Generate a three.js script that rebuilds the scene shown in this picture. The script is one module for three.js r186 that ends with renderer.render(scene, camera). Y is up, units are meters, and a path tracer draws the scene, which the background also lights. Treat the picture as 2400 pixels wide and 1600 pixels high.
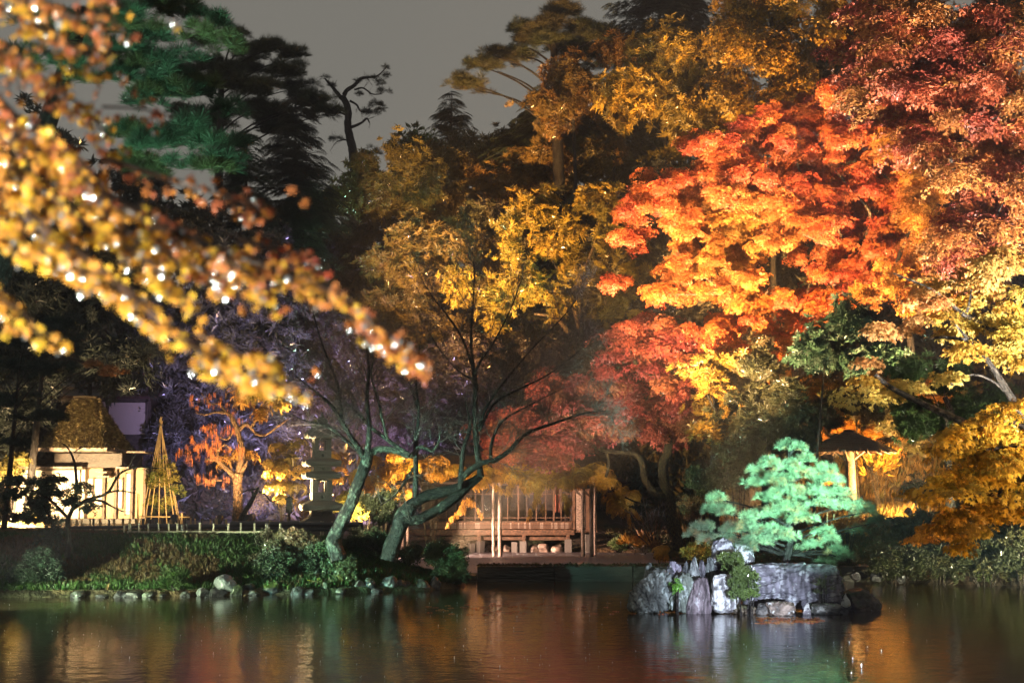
import * as THREE from 'three';
import { mergeGeometries, mergeVertices } from 'three/addons/utils/BufferGeometryUtils.js';
import { ImprovedNoise } from 'three/addons/math/ImprovedNoise.js';

// ---------------------------------------------------------------- camera, sky, exposure
const F = 3333, HORIZON = 1164, EYE = 2.2;              // photo pixels (2400 x 1600) per unit of slope; eye 2.2 m over the water
const PITCH = Math.atan((HORIZON - 800) / F);
const scene = new THREE.Scene();
const camera = new THREE.PerspectiveCamera(2 * Math.atan(800 / F) * 180 / Math.PI, 2400 / 1600, 0.1, 2500);
camera.position.set(0, EYE, 0);
camera.rotation.x = PITCH;
camera.focus = 34;
camera.userData.fStop = 2.4;
const renderer = new THREE.WebGLRenderer({ antialias: true });
renderer.toneMapping = THREE.LinearToneMapping;
renderer.toneMappingExposure = 1;
renderer.shadowMap.enabled = true;
{ // an overcast night sky, lit from below by a town: grey, a little brighter towards the horizon all round
  const w = 64, h = 32, d = new Float32Array(w * h * 4);
  for (let j = 0; j < h; j++) for (let i = 0; i < w; i++) {
    const up = Math.max(0, Math.sin(((j + 0.5) / h - 0.5) * Math.PI)), k = 1 - 0.28 * Math.pow(up, 0.6);
    d.set([0.226 * k, 0.215 * k, 0.187 * k, 1], (j * w + i) * 4);
  }
  const t = new THREE.DataTexture(d, w, h, THREE.RGBAFormat, THREE.FloatType);
  t.mapping = THREE.EquirectangularReflectionMapping; t.magFilter = THREE.LinearFilter; t.needsUpdate = true;
  scene.background = t; scene.environment = t;
}
const sun = new THREE.DirectionalLight(0xdfe6ff, 0.012);   // what little comes down through the clouds at night
sun.position.set(-30, 80, 20); sun.castShadow = true; sun.shadow.radius = 60;
sun.shadow.camera.left = sun.shadow.camera.bottom = -80; sun.shadow.camera.right = sun.shadow.camera.top = 80;
scene.add(sun);
scene.fog = new THREE.FogExp2(new THREE.Color(0.88, 0.84, 0.98), 0.0005);   // fine rain in the air

// ---------------------------------------------------------------- helpers
const V = (x, y, z) => new THREE.Vector3(x, y, z), UPV = V(0, 1, 0), { lerp, clamp, smoothstep } = THREE.MathUtils;
function rngOf(seed) { let a = (seed * 2654435761) >>> 0; return () => { a = (a + 0x6d2b79f5) | 0; let t = Math.imul(a ^ (a >>> 15), 1 | a); t = (t + Math.imul(t ^ (t >>> 7), 61 | t)) ^ t; return ((t ^ (t >>> 14)) >>> 0) / 4294967296; }; }
const noiser = new ImprovedNoise(), n3 = (x, y, z) => noiser.noise(x, y, z);
const fbm = (x, y, z, o = 4) => { let s = 0, a = 0.5; for (let i = 0; i < o; i++) { s += a * n3(x + i * 7.1, y, z + i * 3.7); x *= 2.03; y *= 2.03; z *= 2.03; a *= 0.5; } return s; };
const cosP = Math.cos(PITCH), sinP = Math.sin(PITCH);
function at(px, py, D) {   // the point of the place that stands at this pixel of the photo when it is D metres off
  const x = (px - 1200) / F, y = (800 - py) / F, wy = y * cosP + sinP, wz = y * sinP - cosP, t = D / -wz;
  return V(x * t, EYE + wy * t, -D);
}
const M = (D) => D / F * 1.0;                               // metres per photo pixel at D
const used = {};
function numbered(n) { const k = used[n] = (used[n] ?? -1) + 1; return k ? n + '_' + String(k).padStart(3, '0') : n; }
function tag(o, label, category, group, kind) {
  const u = {}; if (label) u.label = label; if (category) u.category = category; if (group) u.group = group; if (kind) u.kind = kind;
  o.userData = u; return o;
}
function thing(name, label, category, p, group) { const g = new THREE.Group(); g.name = numbered(name); if (p) g.position.copy(p); scene.add(g); return tag(g, label, category, group); }
function mesh(name, geo, mat, parent, kind) {
  const m = new THREE.Mesh(geo, mat); m.name = parent === scene ? numbered(name) : name; m.castShadow = m.receiveShadow = true;
  if (kind) m.userData = { kind }; parent.add(m); return m;
}
const srgb = (h) => new THREE.Color(h), lin = (r, g, b) => new THREE.Color().setRGB(r, g, b);

// ---- textures
function dataTex(n, f, color, repeat) {
  const d = new Uint8Array(n * n * 4);
  for (let j = 0; j < n; j++) for (let i = 0; i < n; i++) { const c = f(i / n, j / n); for (let k = 0; k < 3; k++) d[(j * n + i) * 4 + k] = clamp((c[k] ?? c[0] ?? c) * 255, 0, 255); d[(j * n + i) * 4 + 3] = 255; }
  const t = new THREE.DataTexture(d, n, n); t.wrapS = t.wrapT = THREE.RepeatWrapping; t.magFilter = THREE.LinearFilter; t.minFilter = THREE.LinearMipmapLinearFilter; t.generateMipmaps = true;
  if (color) t.colorSpace = THREE.SRGBColorSpace; if (repeat) t.repeat.set(repeat, repeat); t.needsUpdate = true; return t;
}
// tiling noise: a torus in 4-d would be exact; blending two shifted copies is enough here
function tileN(u, v, f, o = 4, seed = 0) {
  const s = (a, b) => fbm(a * f + seed, b * f, seed * 1.7, o), bu = smoothstep(u, 0.75, 1), bv = smoothstep(v, 0.75, 1);
  return lerp(lerp(s(u, v), s(u - 1, v), bu), lerp(s(u, v - 1), s(u - 1, v - 1), bu), bv);
}
const T = {};
T.bark = dataTex(512, (u, v) => { const w = tileN(u, v, 4, 3, 1) * 0.25; const r = Math.abs(tileN(u + w, v * 0.25, 26, 3, 5)) * 1.6; return clamp(0.2 + r + tileN(u, v, 40, 2, 9) * 0.35, 0, 1); });
T.barkC = dataTex(512, (u, v) => { const a = clamp(0.55 + tileN(u, v, 9, 4, 3) * 0.9 + tileN(u, v, 50, 2, 7) * 0.5, 0.12, 1); return [a, a * 0.97, a * 0.92]; }, true);
T.stone = dataTex(512, (u, v) => clamp(0.5 + tileN(u, v, 6, 6, 11) * 1.1, 0, 1));
T.grain = dataTex(512, (u, v) => clamp(0.62 + tileN(u * 0.35, v, 34, 3, 13) * 0.75 + tileN(u, v, 5, 3, 2) * 0.3, 0.1, 1), true);
T.wave = dataTex(1024, (u, v) => {
  let h = 0.5 + tileN(u, v, 7, 3, 21) * 0.25 + tileN(u, v, 28, 3, 23) * 0.16;
  return clamp(h, 0, 1);
});
T.thatch = dataTex(512, (u, v) => clamp(0.5 + tileN(u, v * 0.2, 60, 3, 31) * 0.9 + tileN(u, v, 30, 2, 33) * 0.5, 0, 1));
T.earth = dataTex(512, (u, v) => clamp(0.5 + tileN(u, v, 14, 6, 41) * 1.0, 0, 1));

// ---- materials
const P = (o) => new THREE.MeshPhysicalMaterial(o), S = (o) => new THREE.MeshStandardMaterial(o);
const MAT = {
  leaf: S({ color: 0xffffff, roughness: 0.42, side: THREE.DoubleSide }),
  glossy: P({ color: 0xffffff, roughness: 0.5, clearcoat: 0.7, clearcoatRoughness: 0.16, side: THREE.DoubleSide }),
  needle: S({ color: 0xffffff, roughness: 0.5, side: THREE.DoubleSide }),
  grass: S({ color: 0xffffff, roughness: 0.5, side: THREE.DoubleSide }),
  bark: S({ color: lin(0.12, 0.085, 0.062), map: T.barkC, bumpMap: T.bark, bumpScale: 0.03, roughness: 0.62 }),
  barkDark: S({ color: lin(0.07, 0.055, 0.05), map: T.barkC, bumpMap: T.bark, bumpScale: 0.02, roughness: 0.5 }),
  trunkShade: S({ color: lin(0.03, 0.022, 0.02), map: T.barkC, bumpMap: T.bark, bumpScale: 0.02, roughness: 0.5 }),  // near-black bark: the shade on pine trunks is put into the colour
  twig: S({ color: lin(0.13, 0.105, 0.1), roughness: 0.35 }),
  barkLichen: S({ color: 0xffffff, vertexColors: true, map: T.barkC, bumpMap: T.bark, bumpScale: 0.025, roughness: 0.6 }),
  barkGrey: S({ color: lin(0.36, 0.34, 0.32), map: T.barkC, bumpMap: T.bark, bumpScale: 0.02, roughness: 0.55 }),
  barkPale: S({ color: lin(0.42, 0.3, 0.2), map: T.barkC, bumpMap: T.bark, bumpScale: 0.02, roughness: 0.7 }),
  rock: S({ color: 0xffffff, vertexColors: true, bumpMap: T.stone, bumpScale: 0.05, roughness: 0.55 }),
  wetRock: S({ color: 0xffffff, vertexColors: true, bumpMap: T.stone, bumpScale: 0.03, roughness: 0.28 }),
  granite: S({ color: lin(0.1, 0.097, 0.09), bumpMap: T.stone, bumpScale: 0.02, roughness: 0.75 }),
  bamboo: S({ color: lin(0.5, 0.45, 0.34), roughness: 0.35 }), bambooDark: S({ color: lin(0.05, 0.045, 0.05), roughness: 0.3 }),
  bambooTan: S({ color: lin(0.55, 0.38, 0.18), roughness: 0.5 }),
  wood: S({ color: lin(0.26, 0.14, 0.075), map: T.grain, bumpMap: T.grain, bumpScale: 0.006, roughness: 0.55 }),
  woodPale: S({ color: lin(0.62, 0.48, 0.38), map: T.grain, bumpMap: T.grain, bumpScale: 0.004, roughness: 0.5 }),
  woodDark: S({ color: lin(0.09, 0.06, 0.045), map: T.grain, bumpMap: T.grain, bumpScale: 0.006, roughness: 0.5 }),
  plaster: S({ color: lin(0.78, 0.7, 0.58), bumpMap: T.earth, bumpScale: 0.006, roughness: 0.9 }),
  plasterOchre: S({ color: lin(0.42, 0.29, 0.17), bumpMap: T.earth, bumpScale: 0.006, roughness: 0.9 }),
  paper: P({ color: lin(0.75, 0.68, 0.55), roughness: 1, transmission: 0.4, thickness: 0, side: THREE.DoubleSide }),
  glass: P({ color: 0xffffff, roughness: 0.05, transmission: 1, thickness: 0, specularIntensity: 0.25 }),
  thatch: S({ color: lin(0.15, 0.11, 0.06), bumpMap: T.thatch, bumpScale: 0.06, roughness: 0.9 }),
  shingle: S({ color: lin(0.1, 0.055, 0.045), map: T.grain, bumpMap: T.grain, bumpScale: 0.01, roughness: 0.4 }),
  metal: S({ color: lin(0.05, 0.05, 0.055), roughness: 0.45, metalness: 0.7 }),
  rope: S({ color: lin(0.3, 0.24, 0.14), roughness: 0.9 }),
};

// ---- geometry
function tube(pts, radii, { sides = 8, per = 6, wob = 0, seed = 1, color } = {}) {
  const curve = new THREE.CatmullRomCurve3(pts, false, 'centripetal'), n = Math.max(2, (pts.length - 1) * per), pos = [], uv = [], idx = [], col = [], q = V(), nrm = V(1, 0, 0), bin = V();
  let along = 0, prev = null;
  for (let i = 0; i <= n; i++) {
    const t = i / n, p = curve.getPoint(t), tan = curve.getTangent(t), k = t * (radii.length - 1), a = Math.min(radii.length - 2, Math.floor(k)), r = radii.length === 1 ? radii[0] : lerp(radii[a], radii[a + 1], k - a);
    if (prev) along += p.distanceTo(prev); prev = p;
    nrm.addScaledVector(tan, -nrm.dot(tan)); if (nrm.lengthSq() < 1e-6) nrm.set(tan.y, -tan.x, 0.3); nrm.normalize(); bin.crossVectors(tan, nrm);
    for (let j = 0; j <= sides; j++) {
      const th = (j % sides) / sides * Math.PI * 2, w = wob ? 1 + wob * fbm(p.x * 3 + Math.cos(th) * 1.3 + seed, p.y * 3, p.z * 3 + Math.sin(th) * 1.3, 3) : 1;
      q.copy(p).addScaledVector(nrm, Math.cos(th) * r * w).addScaledVector(bin, Math.sin(th) * r * w);
      pos.push(q.x, q.y, q.z); uv.push(j / sides * Math.max(0.05, 2 * Math.PI * radii[0]) * 1.5, along);
      if (color) { const c = color(q, th); col.push(c.r, c.g, c.b); }
      if (i < n && j < sides) { const b = i * (sides + 1) + j, e = b + sides + 1; idx.push(b, b + 1, e, b + 1, e + 1, e); }
    }
  }
  const g = new THREE.BufferGeometry();
  g.setAttribute('position', new THREE.Float32BufferAttribute(pos, 3)); g.setAttribute('uv', new THREE.Float32BufferAttribute(uv, 2));
  if (color) g.setAttribute('color', new THREE.Float32BufferAttribute(col, 3));
  g.setIndex(idx); g.computeVertexNormals(); return g;
}
const bar = (a, b, r0, r1 = r0, sides = 7) => tube([a, b], [r0, r1], { sides, per: 2 });
function box(w, h, d, x = 0, y = 0, z = 0, bev = 0) {   // a box with chamfered edges and uv in metres
  const b = Math.min(bev || Math.min(w, h, d) * 0.08, 0.02), s = new THREE.Shape(), x0 = -w / 2 + b, y0 = -h / 2 + b;
  s.moveTo(x0, y0); s.lineTo(-x0, y0); s.lineTo(-x0, -y0); s.lineTo(x0, -y0);
  const g = new THREE.ExtrudeGeometry(s, { depth: d - 2 * b, bevelEnabled: true, bevelThickness: b, bevelSize: b, bevelSegments: 1 });
  g.translate(x, y, z - d / 2 + b); return g;
}
function joined(list) { const g = mergeGeometries(list.map((x) => { x = x.index ? x.toNonIndexed() : x; for (const k of Object.keys(x.attributes)) if (!['position', 'normal', 'uv', 'color'].includes(k)) x.deleteAttribute(k); return x; })); return g; }

// ---- leaf clusters: small pieces of foliage, unit radius, that crowns are filled with
class Leaves {
  constructor() { this.p = []; }
  leaf(base, dir, up, L, W, fold = 0.12, droop = 0.1) {
    const d = dir.clone().normalize(), s = V().crossVectors(d, up); if (s.lengthSq() < 1e-5) s.set(1, 0, 0); s.normalize(); const u = V().crossVectors(s, d);
    const P0 = base, m = base.clone().addScaledVector(d, L * 0.45), l = m.clone().addScaledVector(s, -W / 2).addScaledVector(u, fold * W), r = m.clone().addScaledVector(s, W / 2).addScaledVector(u, fold * W), t = base.clone().addScaledVector(d, L).addScaledVector(u, -droop * L);
    for (const v of [P0, r, t, P0, t, l]) this.p.push(v.x, v.y, v.z);
    return this;
  }
  maple(c, dir, up, size, lobes = 3) {
    const d = dir.clone().normalize(), s = V().crossVectors(d, up).normalize();
    for (let k = 0; k < lobes; k++) { const a = (k - (lobes - 1) / 2) * (lobes === 3 ? 0.95 : 0.78), dd = d.clone().multiplyScalar(Math.cos(a)).addScaledVector(s, Math.sin(a)); this.leaf(c, dd, up, size * (1 - 0.16 * Math.abs(k - (lobes - 1) / 2)), size * 0.4, 0.05, 0.15); }
    return this;
  }
  geo() { const g = new THREE.BufferGeometry(); g.setAttribute('position', new THREE.Float32BufferAttribute(this.p, 3)); g.computeVertexNormals(); return g; }
}
const rdir = (R) => { const z = R() * 2 - 1, a = R() * 6.2832, s = Math.sqrt(1 - z * z); return V(s * Math.cos(a), z, s * Math.sin(a)); };
const CL = {};
function variants(k, f) { CL[k] = [0, 1, 2].map((i) => f(rngOf(i * 97 + k.length * 13 + k.charCodeAt(0)))); }
variants('rosette', (R) => { const l = new Leaves(); for (let b = 0; b < 4; b++) { const c = b ? rdir(R).multiplyScalar(0.5) : V(); c.y *= 0.6; for (let i = 0; i < 9; i++) { const a = i * 2.4 + b, e = 0.15 + R() * 0.9; l.leaf(c, V(Math.cos(a) * Math.cos(e), Math.sin(e), Math.sin(a) * Math.cos(e)), UPV, 0.55 + R() * 0.25, 0.17, 0.15, 0.2); } } return l.geo(); });
variants('maple', (R) => { const l = new Leaves(); for (let i = 0; i < 46; i++) { const a = R() * 6.28, r = Math.sqrt(R()), c = V(Math.cos(a) * r, (R() - 0.5) * 0.34 - r * r * 0.22, Math.sin(a) * r), o = a + (R() - 0.5) * 1.5; l.maple(c, V(Math.cos(o), -0.35 - R() * 0.5, Math.sin(o)), V((R() - 0.5) * 0.9, 1, (R() - 0.5) * 0.9), 0.2 + R() * 0.1); } return l.geo(); });
variants('bigmaple', (R) => { const l = new Leaves(); for (let i = 0; i < 26; i++) { const a = R() * 6.28, r = Math.sqrt(R()), c = V(Math.cos(a) * r, (R() - 0.5) * 0.3 - r * r * 0.25, Math.sin(a) * r), o = a + (R() - 0.5) * 1.6; l.maple(c, V(Math.cos(o), -0.3 - R() * 0.7, Math.sin(o)), V((R() - 0.5), 1, (R() - 0.5)), 0.27 + R() * 0.14, 5); } return l.geo(); });
variants('tuft', (R) => { const l = new Leaves(); for (let i = 0; i < 64; i++) { const d = rdir(R); d.y = Math.abs(d.y) * 0.9 + 0.12 * R(); l.leaf(V(0, -0.12 + R() * 0.2, 0).addScaledVector(d, 0.05), d, rdir(R), 0.8 + R() * 0.25, 0.03, 0, 0.06); } return l.geo(); });
variants('bough', (R) => { const l = new Leaves(); for (let s = 0; s < 5; s++) { const a = (s - 2) * 0.42, D0 = V(Math.sin(a), 0.05, Math.cos(a)); for (let i = 0; i < 13; i++) { const t = 0.1 + i / 14 * (1 - 0.12 * Math.abs(s - 2)), c = D0.clone().multiplyScalar(t); c.y -= t * t * 0.3; for (const k of [-1, 1]) l.leaf(c, D0.clone().multiplyScalar(0.7).add(V(Math.cos(a) * k, (R() - 0.4) * 0.7, -Math.sin(a) * k)), UPV, 0.24, 0.06, 0, 0.1); } } return l.geo(); });
variants('shrub', (R) => { const l = new Leaves(); for (let i = 0; i < 22; i++) { const d = rdir(R); d.y = Math.abs(d.y) * 0.8 + 0.1; l.leaf(rdir(R).multiplyScalar(0.45), d, rdir(R), 0.5 + R() * 0.3, 0.26, 0.12, 0.1); } return l.geo(); });
variants('pinnate', (R) => { const l = new Leaves(); for (let s = 0; s < 4; s++) { const a = s * 1.7 + R(), D0 = V(Math.cos(a), 0, Math.sin(a)), side = V(-Math.sin(a), 0, Math.cos(a)); for (let i = 1; i < 8; i++) { const t = i / 8, c = D0.clone().multiplyScalar(t * 0.8); c.y = 0.25 * t - t * t * 0.9; for (const k of [-1, 1]) l.leaf(c, side.clone().multiplyScalar(k).addScaledVector(D0, 0.5).add(V(0, -0.55, 0)), UPV, 0.3, 0.11, 0.1, 0.15); } } return l.geo(); });
variants('hang', (R) => { const l = new Leaves(); for (let i = 0; i < 26; i++) { const c = V((R() - 0.5) * 0.5, -R() * 1.1, (R() - 0.5) * 0.5); l.leaf(c, V((R() - 0.5) * 1.1, -1, (R() - 0.5) * 1.1), rdir(R), 0.38 + R() * 0.15, 0.11, 0.1, 0.1); } return l.geo(); });
variants('grass', (R) => { const l = new Leaves(); for (let i = 0; i < 11; i++) { const a = R() * 6.28, e = 0.5 + R() * 0.9; l.leaf(V((R() - 0.5) * 0.3, 0, (R() - 0.5) * 0.3), V(Math.cos(a) * Math.cos(e), Math.sin(e), Math.sin(a) * Math.cos(e)), V(Math.cos(a), 0.2, Math.sin(a)), 0.6 + R() * 0.5, 0.055, 0, 0.25); } return l.geo(); });
variants('pod', (R) => { const l = new Leaves(); for (let i = 0; i < 9; i++) { const c = V((R() - 0.5) * 0.5, -R() * 0.15, (R() - 0.5) * 0.5); l.leaf(c, V((R() - 0.5) * 0.1, -1, (R() - 0.5) * 0.1), rdir(R), 0.7 + R() * 0.4, 0.06, 0, 0); } return l.geo(); });

// an InstancedMesh part from {m: Matrix4, c: Color} per kind of piece
class Fill {
  constructor(seed) { this.R = rngOf(seed); this.by = {}; this.v = seed % 3; }
  put(kind, p, up, scale, color, yaw = this.R() * 6.2832) {
    const v = this.v, q = new THREE.Quaternion().setFromUnitVectors(UPV, up.clone().normalize()).multiply(new THREE.Quaternion().setFromAxisAngle(UPV, yaw));
    (this.by[kind + v] ??= { kind, v, m: [], c: [] }).m.push(new THREE.Matrix4().compose(p, q, typeof scale === 'number' ? V(scale, scale, scale) : scale)); this.by[kind + v].c.push(color);
  }
  color(pal, jit = 0.25) { const c = pal[Math.floor(this.R() * pal.length)].clone(), k = 1 + (this.R() - 0.5) * 2 * jit; return c.multiplyScalar(k); }
  // ellipsoid of foliage made of smaller clumps
  ellipsoid(c, r, { kind, size, sub, dens = 1, flat = 0.7, pal, up = 0.5, jit = 0.42, shell = 0.5, back = 0.5, soft = 0, tint }) {
    const R = this.R, area = 4 * Math.PI * Math.pow((Math.pow(r.x * r.y, 1.6) + Math.pow(r.x * r.z, 1.6) + Math.pow(r.y * r.z, 1.6)) / 3, 1 / 1.6), nsub = Math.max(1, Math.round(area / (Math.PI * sub * sub) * 0.75)), per = Math.max(3, Math.round(sub * sub * 5.5 / (size * size) * dens));
    for (let i = 0; i < nsub; i++) {
      const d = rdir(R); if (d.z < -0.2 && R() > back) continue;
      const k = nsub === 1 ? 0 : lerp(shell, 1, Math.sqrt(R())), sc = V(c.x + d.x * Math.max(0, r.x - sub * 0.5) * k, c.y + d.y * Math.max(0, r.y - sub * flat * 0.5) * k, c.z + d.z * Math.max(0, r.z - sub * 0.5) * k), sr = sub * (0.7 + R() * 0.6);
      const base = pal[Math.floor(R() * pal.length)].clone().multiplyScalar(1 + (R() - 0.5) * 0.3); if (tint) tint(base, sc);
      for (let j = 0; j < per; j++) {
        const e = rdir(R); if (e.y < -0.35 && !soft) e.y *= -0.6; const rr = soft ? Math.min(1.9, Math.sqrt(Math.max(0, -2 * Math.log(R() + 1e-4))) * 0.55) : Math.pow(R(), 0.4);
        const p = V(sc.x + e.x * sr * rr, sc.y + e.y * sr * flat * rr, sc.z + e.z * sr * rr), u = e.clone().lerp(UPV, up).addScaledVector(rdir(R), 0.25);
        this.put(kind, p, u, size * (0.75 + R() * 0.5), base.clone().multiplyScalar(1 + (R() - 0.5) * 2 * jit));
      }
    }
  }
  build(name, mat, parent, origin, label) {
    const out = [];
    for (const b of Object.values(this.by)) {
      const m = new THREE.InstancedMesh(CL[b.kind][b.v], mat, b.m.length); m.name = name; m.castShadow = m.receiveShadow = true; m.userData = { kind: 'stuff' }; if (label) m.userData.label = label;
      const t = new THREE.Matrix4().makeTranslation(-origin.x, -origin.y, -origin.z);
      b.m.forEach((x, i) => { m.setMatrixAt(i, x.premultiply(t)); m.setColorAt(i, b.c[i]); }); parent.add(m); out.push(m);
    }
    return out;
  }
}

// ---- rocks
function rockGeo(seed, sx, sy, sz, { detail = 12, cuts = 7, rough = 0.18, layer = 0, slant = 0, boxy = 0, strata = 0, lichen = 0.35, base = lin(0.2, 0.18, 0.2), pale = lin(0.75, 0.76, 0.74), moss = 0, peak = 0, uvs = 1.2 } = {}) {
  let g = new THREE.IcosahedronGeometry(1, detail); g.deleteAttribute('uv'); g.deleteAttribute('normal'); g = mergeVertices(g, 1e-4);
  const R = rngOf(seed), p = g.attributes.position, v = V(), planes = []; for (let i = 0; i < cuts; i++) { const d = rdir(R); d.y *= 0.6; planes.push([d.normalize(), 0.5 + R() * 0.34]); }
  const col = [], uv = [], c = lin(0, 0, 0), green = lin(0.06, 0.09, 0.02);
  for (let i = 0; i < p.count; i++) {
    v.fromBufferAttribute(p, i); if (boxy) v.multiplyScalar(lerp(1, 0.86 / Math.max(Math.abs(v.x), Math.abs(v.y), Math.abs(v.z)), boxy));
    for (const [d, k] of planes) { const o = v.dot(d) - k * (1 + boxy * 0.4); if (o > 0) v.addScaledVector(d, -o * 0.95); }
    if (peak) { const k = clamp((v.y + 0.75) / 1.6, 0, 1), off = (n3(seed * 1.3, v.y * 1.2, 3) * 0.5) * k; v.x = v.x * (1 - peak * k) + off * 0.5; v.z *= 1 - peak * k * 0.7; }
    const u = strata ? v.y * 1.1 - v.x * 0.45 : v.x + v.y * slant * 0.35, w = strata ? v.x * 0.9 : v.y, ridge = 1 - Math.abs(n3(u * 3.1 + seed, w * 0.7, v.z * 1.7)) * 2, crack = smoothstep(ridge, 0.78, 0.98);
    v.multiplyScalar(1 + rough * fbm(v.x * 2 + seed, v.y * 2, v.z * 2, 5) - (layer ? layer * (crack * 0.75 + 0.35 * Math.abs(n3(u * 9 + seed, w * 1.1, v.z * 4))) : 0.04 * crack));
    if (layer && !strata) v.y += layer * 0.5 * Math.abs(n3(u * 5 + seed * 2, 0.5, v.z * 2)) * Math.max(0, v.y);
    v.set(v.x * sx + v.y * slant * sx * 0.3, v.y * sy, v.z * sz);
    const q = layer ? 2.2 : 1, a = fbm((v.x + v.y * slant * 0.5) * 4.5 * q + seed * 3, v.y * 4.5 / q, v.z * 4.5, 5), b = fbm(v.x * 16, v.y * 16 + seed, v.z * 16, 3), f = smoothstep(a + b * 0.5, 0.22 - lichen, 0.36 - lichen);
    c.copy(base).multiplyScalar(Math.max(0.15, 1 + 2.2 * fbm(v.x * 6 * q, v.y * 8 / q + seed, v.z * 6, 5))).lerp(pale, f * (0.7 + 0.3 * b)).multiplyScalar(1 - 0.5 * crack * (layer ? 1 : 0.5));
    if (moss) c.lerp(green, clamp(smoothstep(v.y / sy + a * 1.6, 0.1, 0.6) * moss, 0, 1));
    col.push(Math.max(0.01, c.r), Math.max(0.01, c.g), Math.max(0.01, c.b)); uv.push((v.x + v.z * 0.6) * uvs, (v.y + v.z * 0.3) * uvs); p.setXYZ(i, v.x, v.y, v.z);
  }
  g.setAttribute('color', new THREE.Float32BufferAttribute(col, 3)); g.setAttribute('uv', new THREE.Float32BufferAttribute(uv, 2)); g.computeVertexNormals(); return g;
}

// ---- floodlights: housing, bracket, lens, and the light of the same size just in front of the lens
function floodlight(label, p, target, color, intensity, angle = 0.6, penumbra = 0.8, size = 0.22, group) {
  const g = thing('floodlight', label, 'floodlight', p, group), head = new THREE.Group(); head.name = 'lamp_head'; g.add(head);
  head.position.y = 0.32; head.lookAt(target); // +z looks at the target
  mesh('housing', new THREE.LatheGeometry([[0.02, -0.2], [size * 0.6, -0.18], [size * 0.72, -0.05], [size * 0.86, 0.06], [size * 0.9, 0.1], [size * 0.8, 0.1], [size * 0.78, 0.04]].map(([x, y]) => new THREE.Vector2(x, y)), 20).rotateX(Math.PI / 2), MAT.metal, head);
  mesh('lens', new THREE.CylinderGeometry(size * 0.76, size * 0.76, 0.01, 20).rotateX(Math.PI / 2).translate(0, 0, 0.05), S({ color: 0x222222, emissive: color, emissiveIntensity: 6, roughness: 0.2 }), head);
  mesh('bracket', joined([tube([V(-size, 0, 0), V(-size, -0.22, 0), V(0, -0.3, 0), V(size, -0.22, 0), V(size, 0, 0)], [0.012], { sides: 6 }), bar(V(0, -0.32, 0), V(0, -0.28, 0), 0.06, 0.05)]).translate(0, 0.32, 0), MAT.metal, g);
  const l = new THREE.SpotLight(color, intensity, 0, angle, penumbra, 2); l.name = 'floodlight_beam'; l.castShadow = true; l.shadow.radius = size / 0.02 * 0.8;
  const dir = target.clone().sub(p.clone().add(V(0, 0.32, 0))).normalize(); l.position.copy(p).add(V(0, 0.32, 0)).addScaledVector(dir, 0.13); l.target.position.copy(target); scene.add(l, l.target);
  return g;
}

// ================================================================ the setting: terrain and pond
const LAKE = [[-3.6, 5], [-11.2, 26], [-14.5, 30.2], [-14, 31.2], [-12, 31.5], [-8, 31.8], [-4, 32.8], [-2, 33.9], [-1.1, 35.3], [-1.2, 37], [-3, 40.5], [-5, 46], [-6.2, 56.5], [0, 57.8], [5.6, 56.5], [5.0, 51], [6.2, 45.5], [7.4, 41], [8.3, 38], [12.6, 35.6], [15, 33.8], [14.6, 31.5], [11, 25], [10.2, 22], [3.8, 5]];
function shore(x, D) {   // signed distance to the water's edge, positive on land
  let inside = false, best = 1e9;
  for (let i = 0, j = LAKE.length - 1; i < LAKE.length; j = i++) {
    const [ax, ay] = LAKE[j], [bx, by] = LAKE[i]; if ((by > D) !== (ay > D) && x < (ax - bx) * (D - by) / (ay - by) + bx) inside = !inside;
    const ex = bx - ax, ey = by - ay, t = clamp(((x - ax) * ex + (D - ay) * ey) / (ex * ex + ey * ey), 0, 1); best = Math.min(best, Math.hypot(x - ax - ex * t, D - ay - ey * t));
  }
  return inside ? -best : best;
}
function ground(x, D) {
  const s = shore(x, D); if (s < 0) return -Math.min(1.1, 0.12 + -s * 0.5);
  const left = 0.14 * Math.min(1, s / 0.15) + 1.05 * smoothstep(s, 0.1, 4.2), right = 0.12 * Math.min(1, s / 0.15) + 0.13 * Math.min(s, 26);
  let h = D < 30 && Math.abs(x) < 22 ? 0.7 * smoothstep(s, 0, 2) : lerp(left, right, smoothstep(x, 1.5, 6));
  const start = 66 - 5 * smoothstep(x, 4, 16) + 6 * smoothstep(-x, 6, 20), hill = Math.max(0, D - start), top = lerp(18, 27, smoothstep(x, -6, 14));
  h += top * (1 - Math.exp(-hill * 0.85 / top * (1 + 0.15 * smoothstep(x, 0, 20))));
  return h + 0.10 * fbm(x * 0.5, D * 0.5, 3) * smoothstep(s, 0.3, 2) + 0.6 * fbm(x * 0.08, D * 0.08, 8) * smoothstep(D, 60, 80);
}
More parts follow.
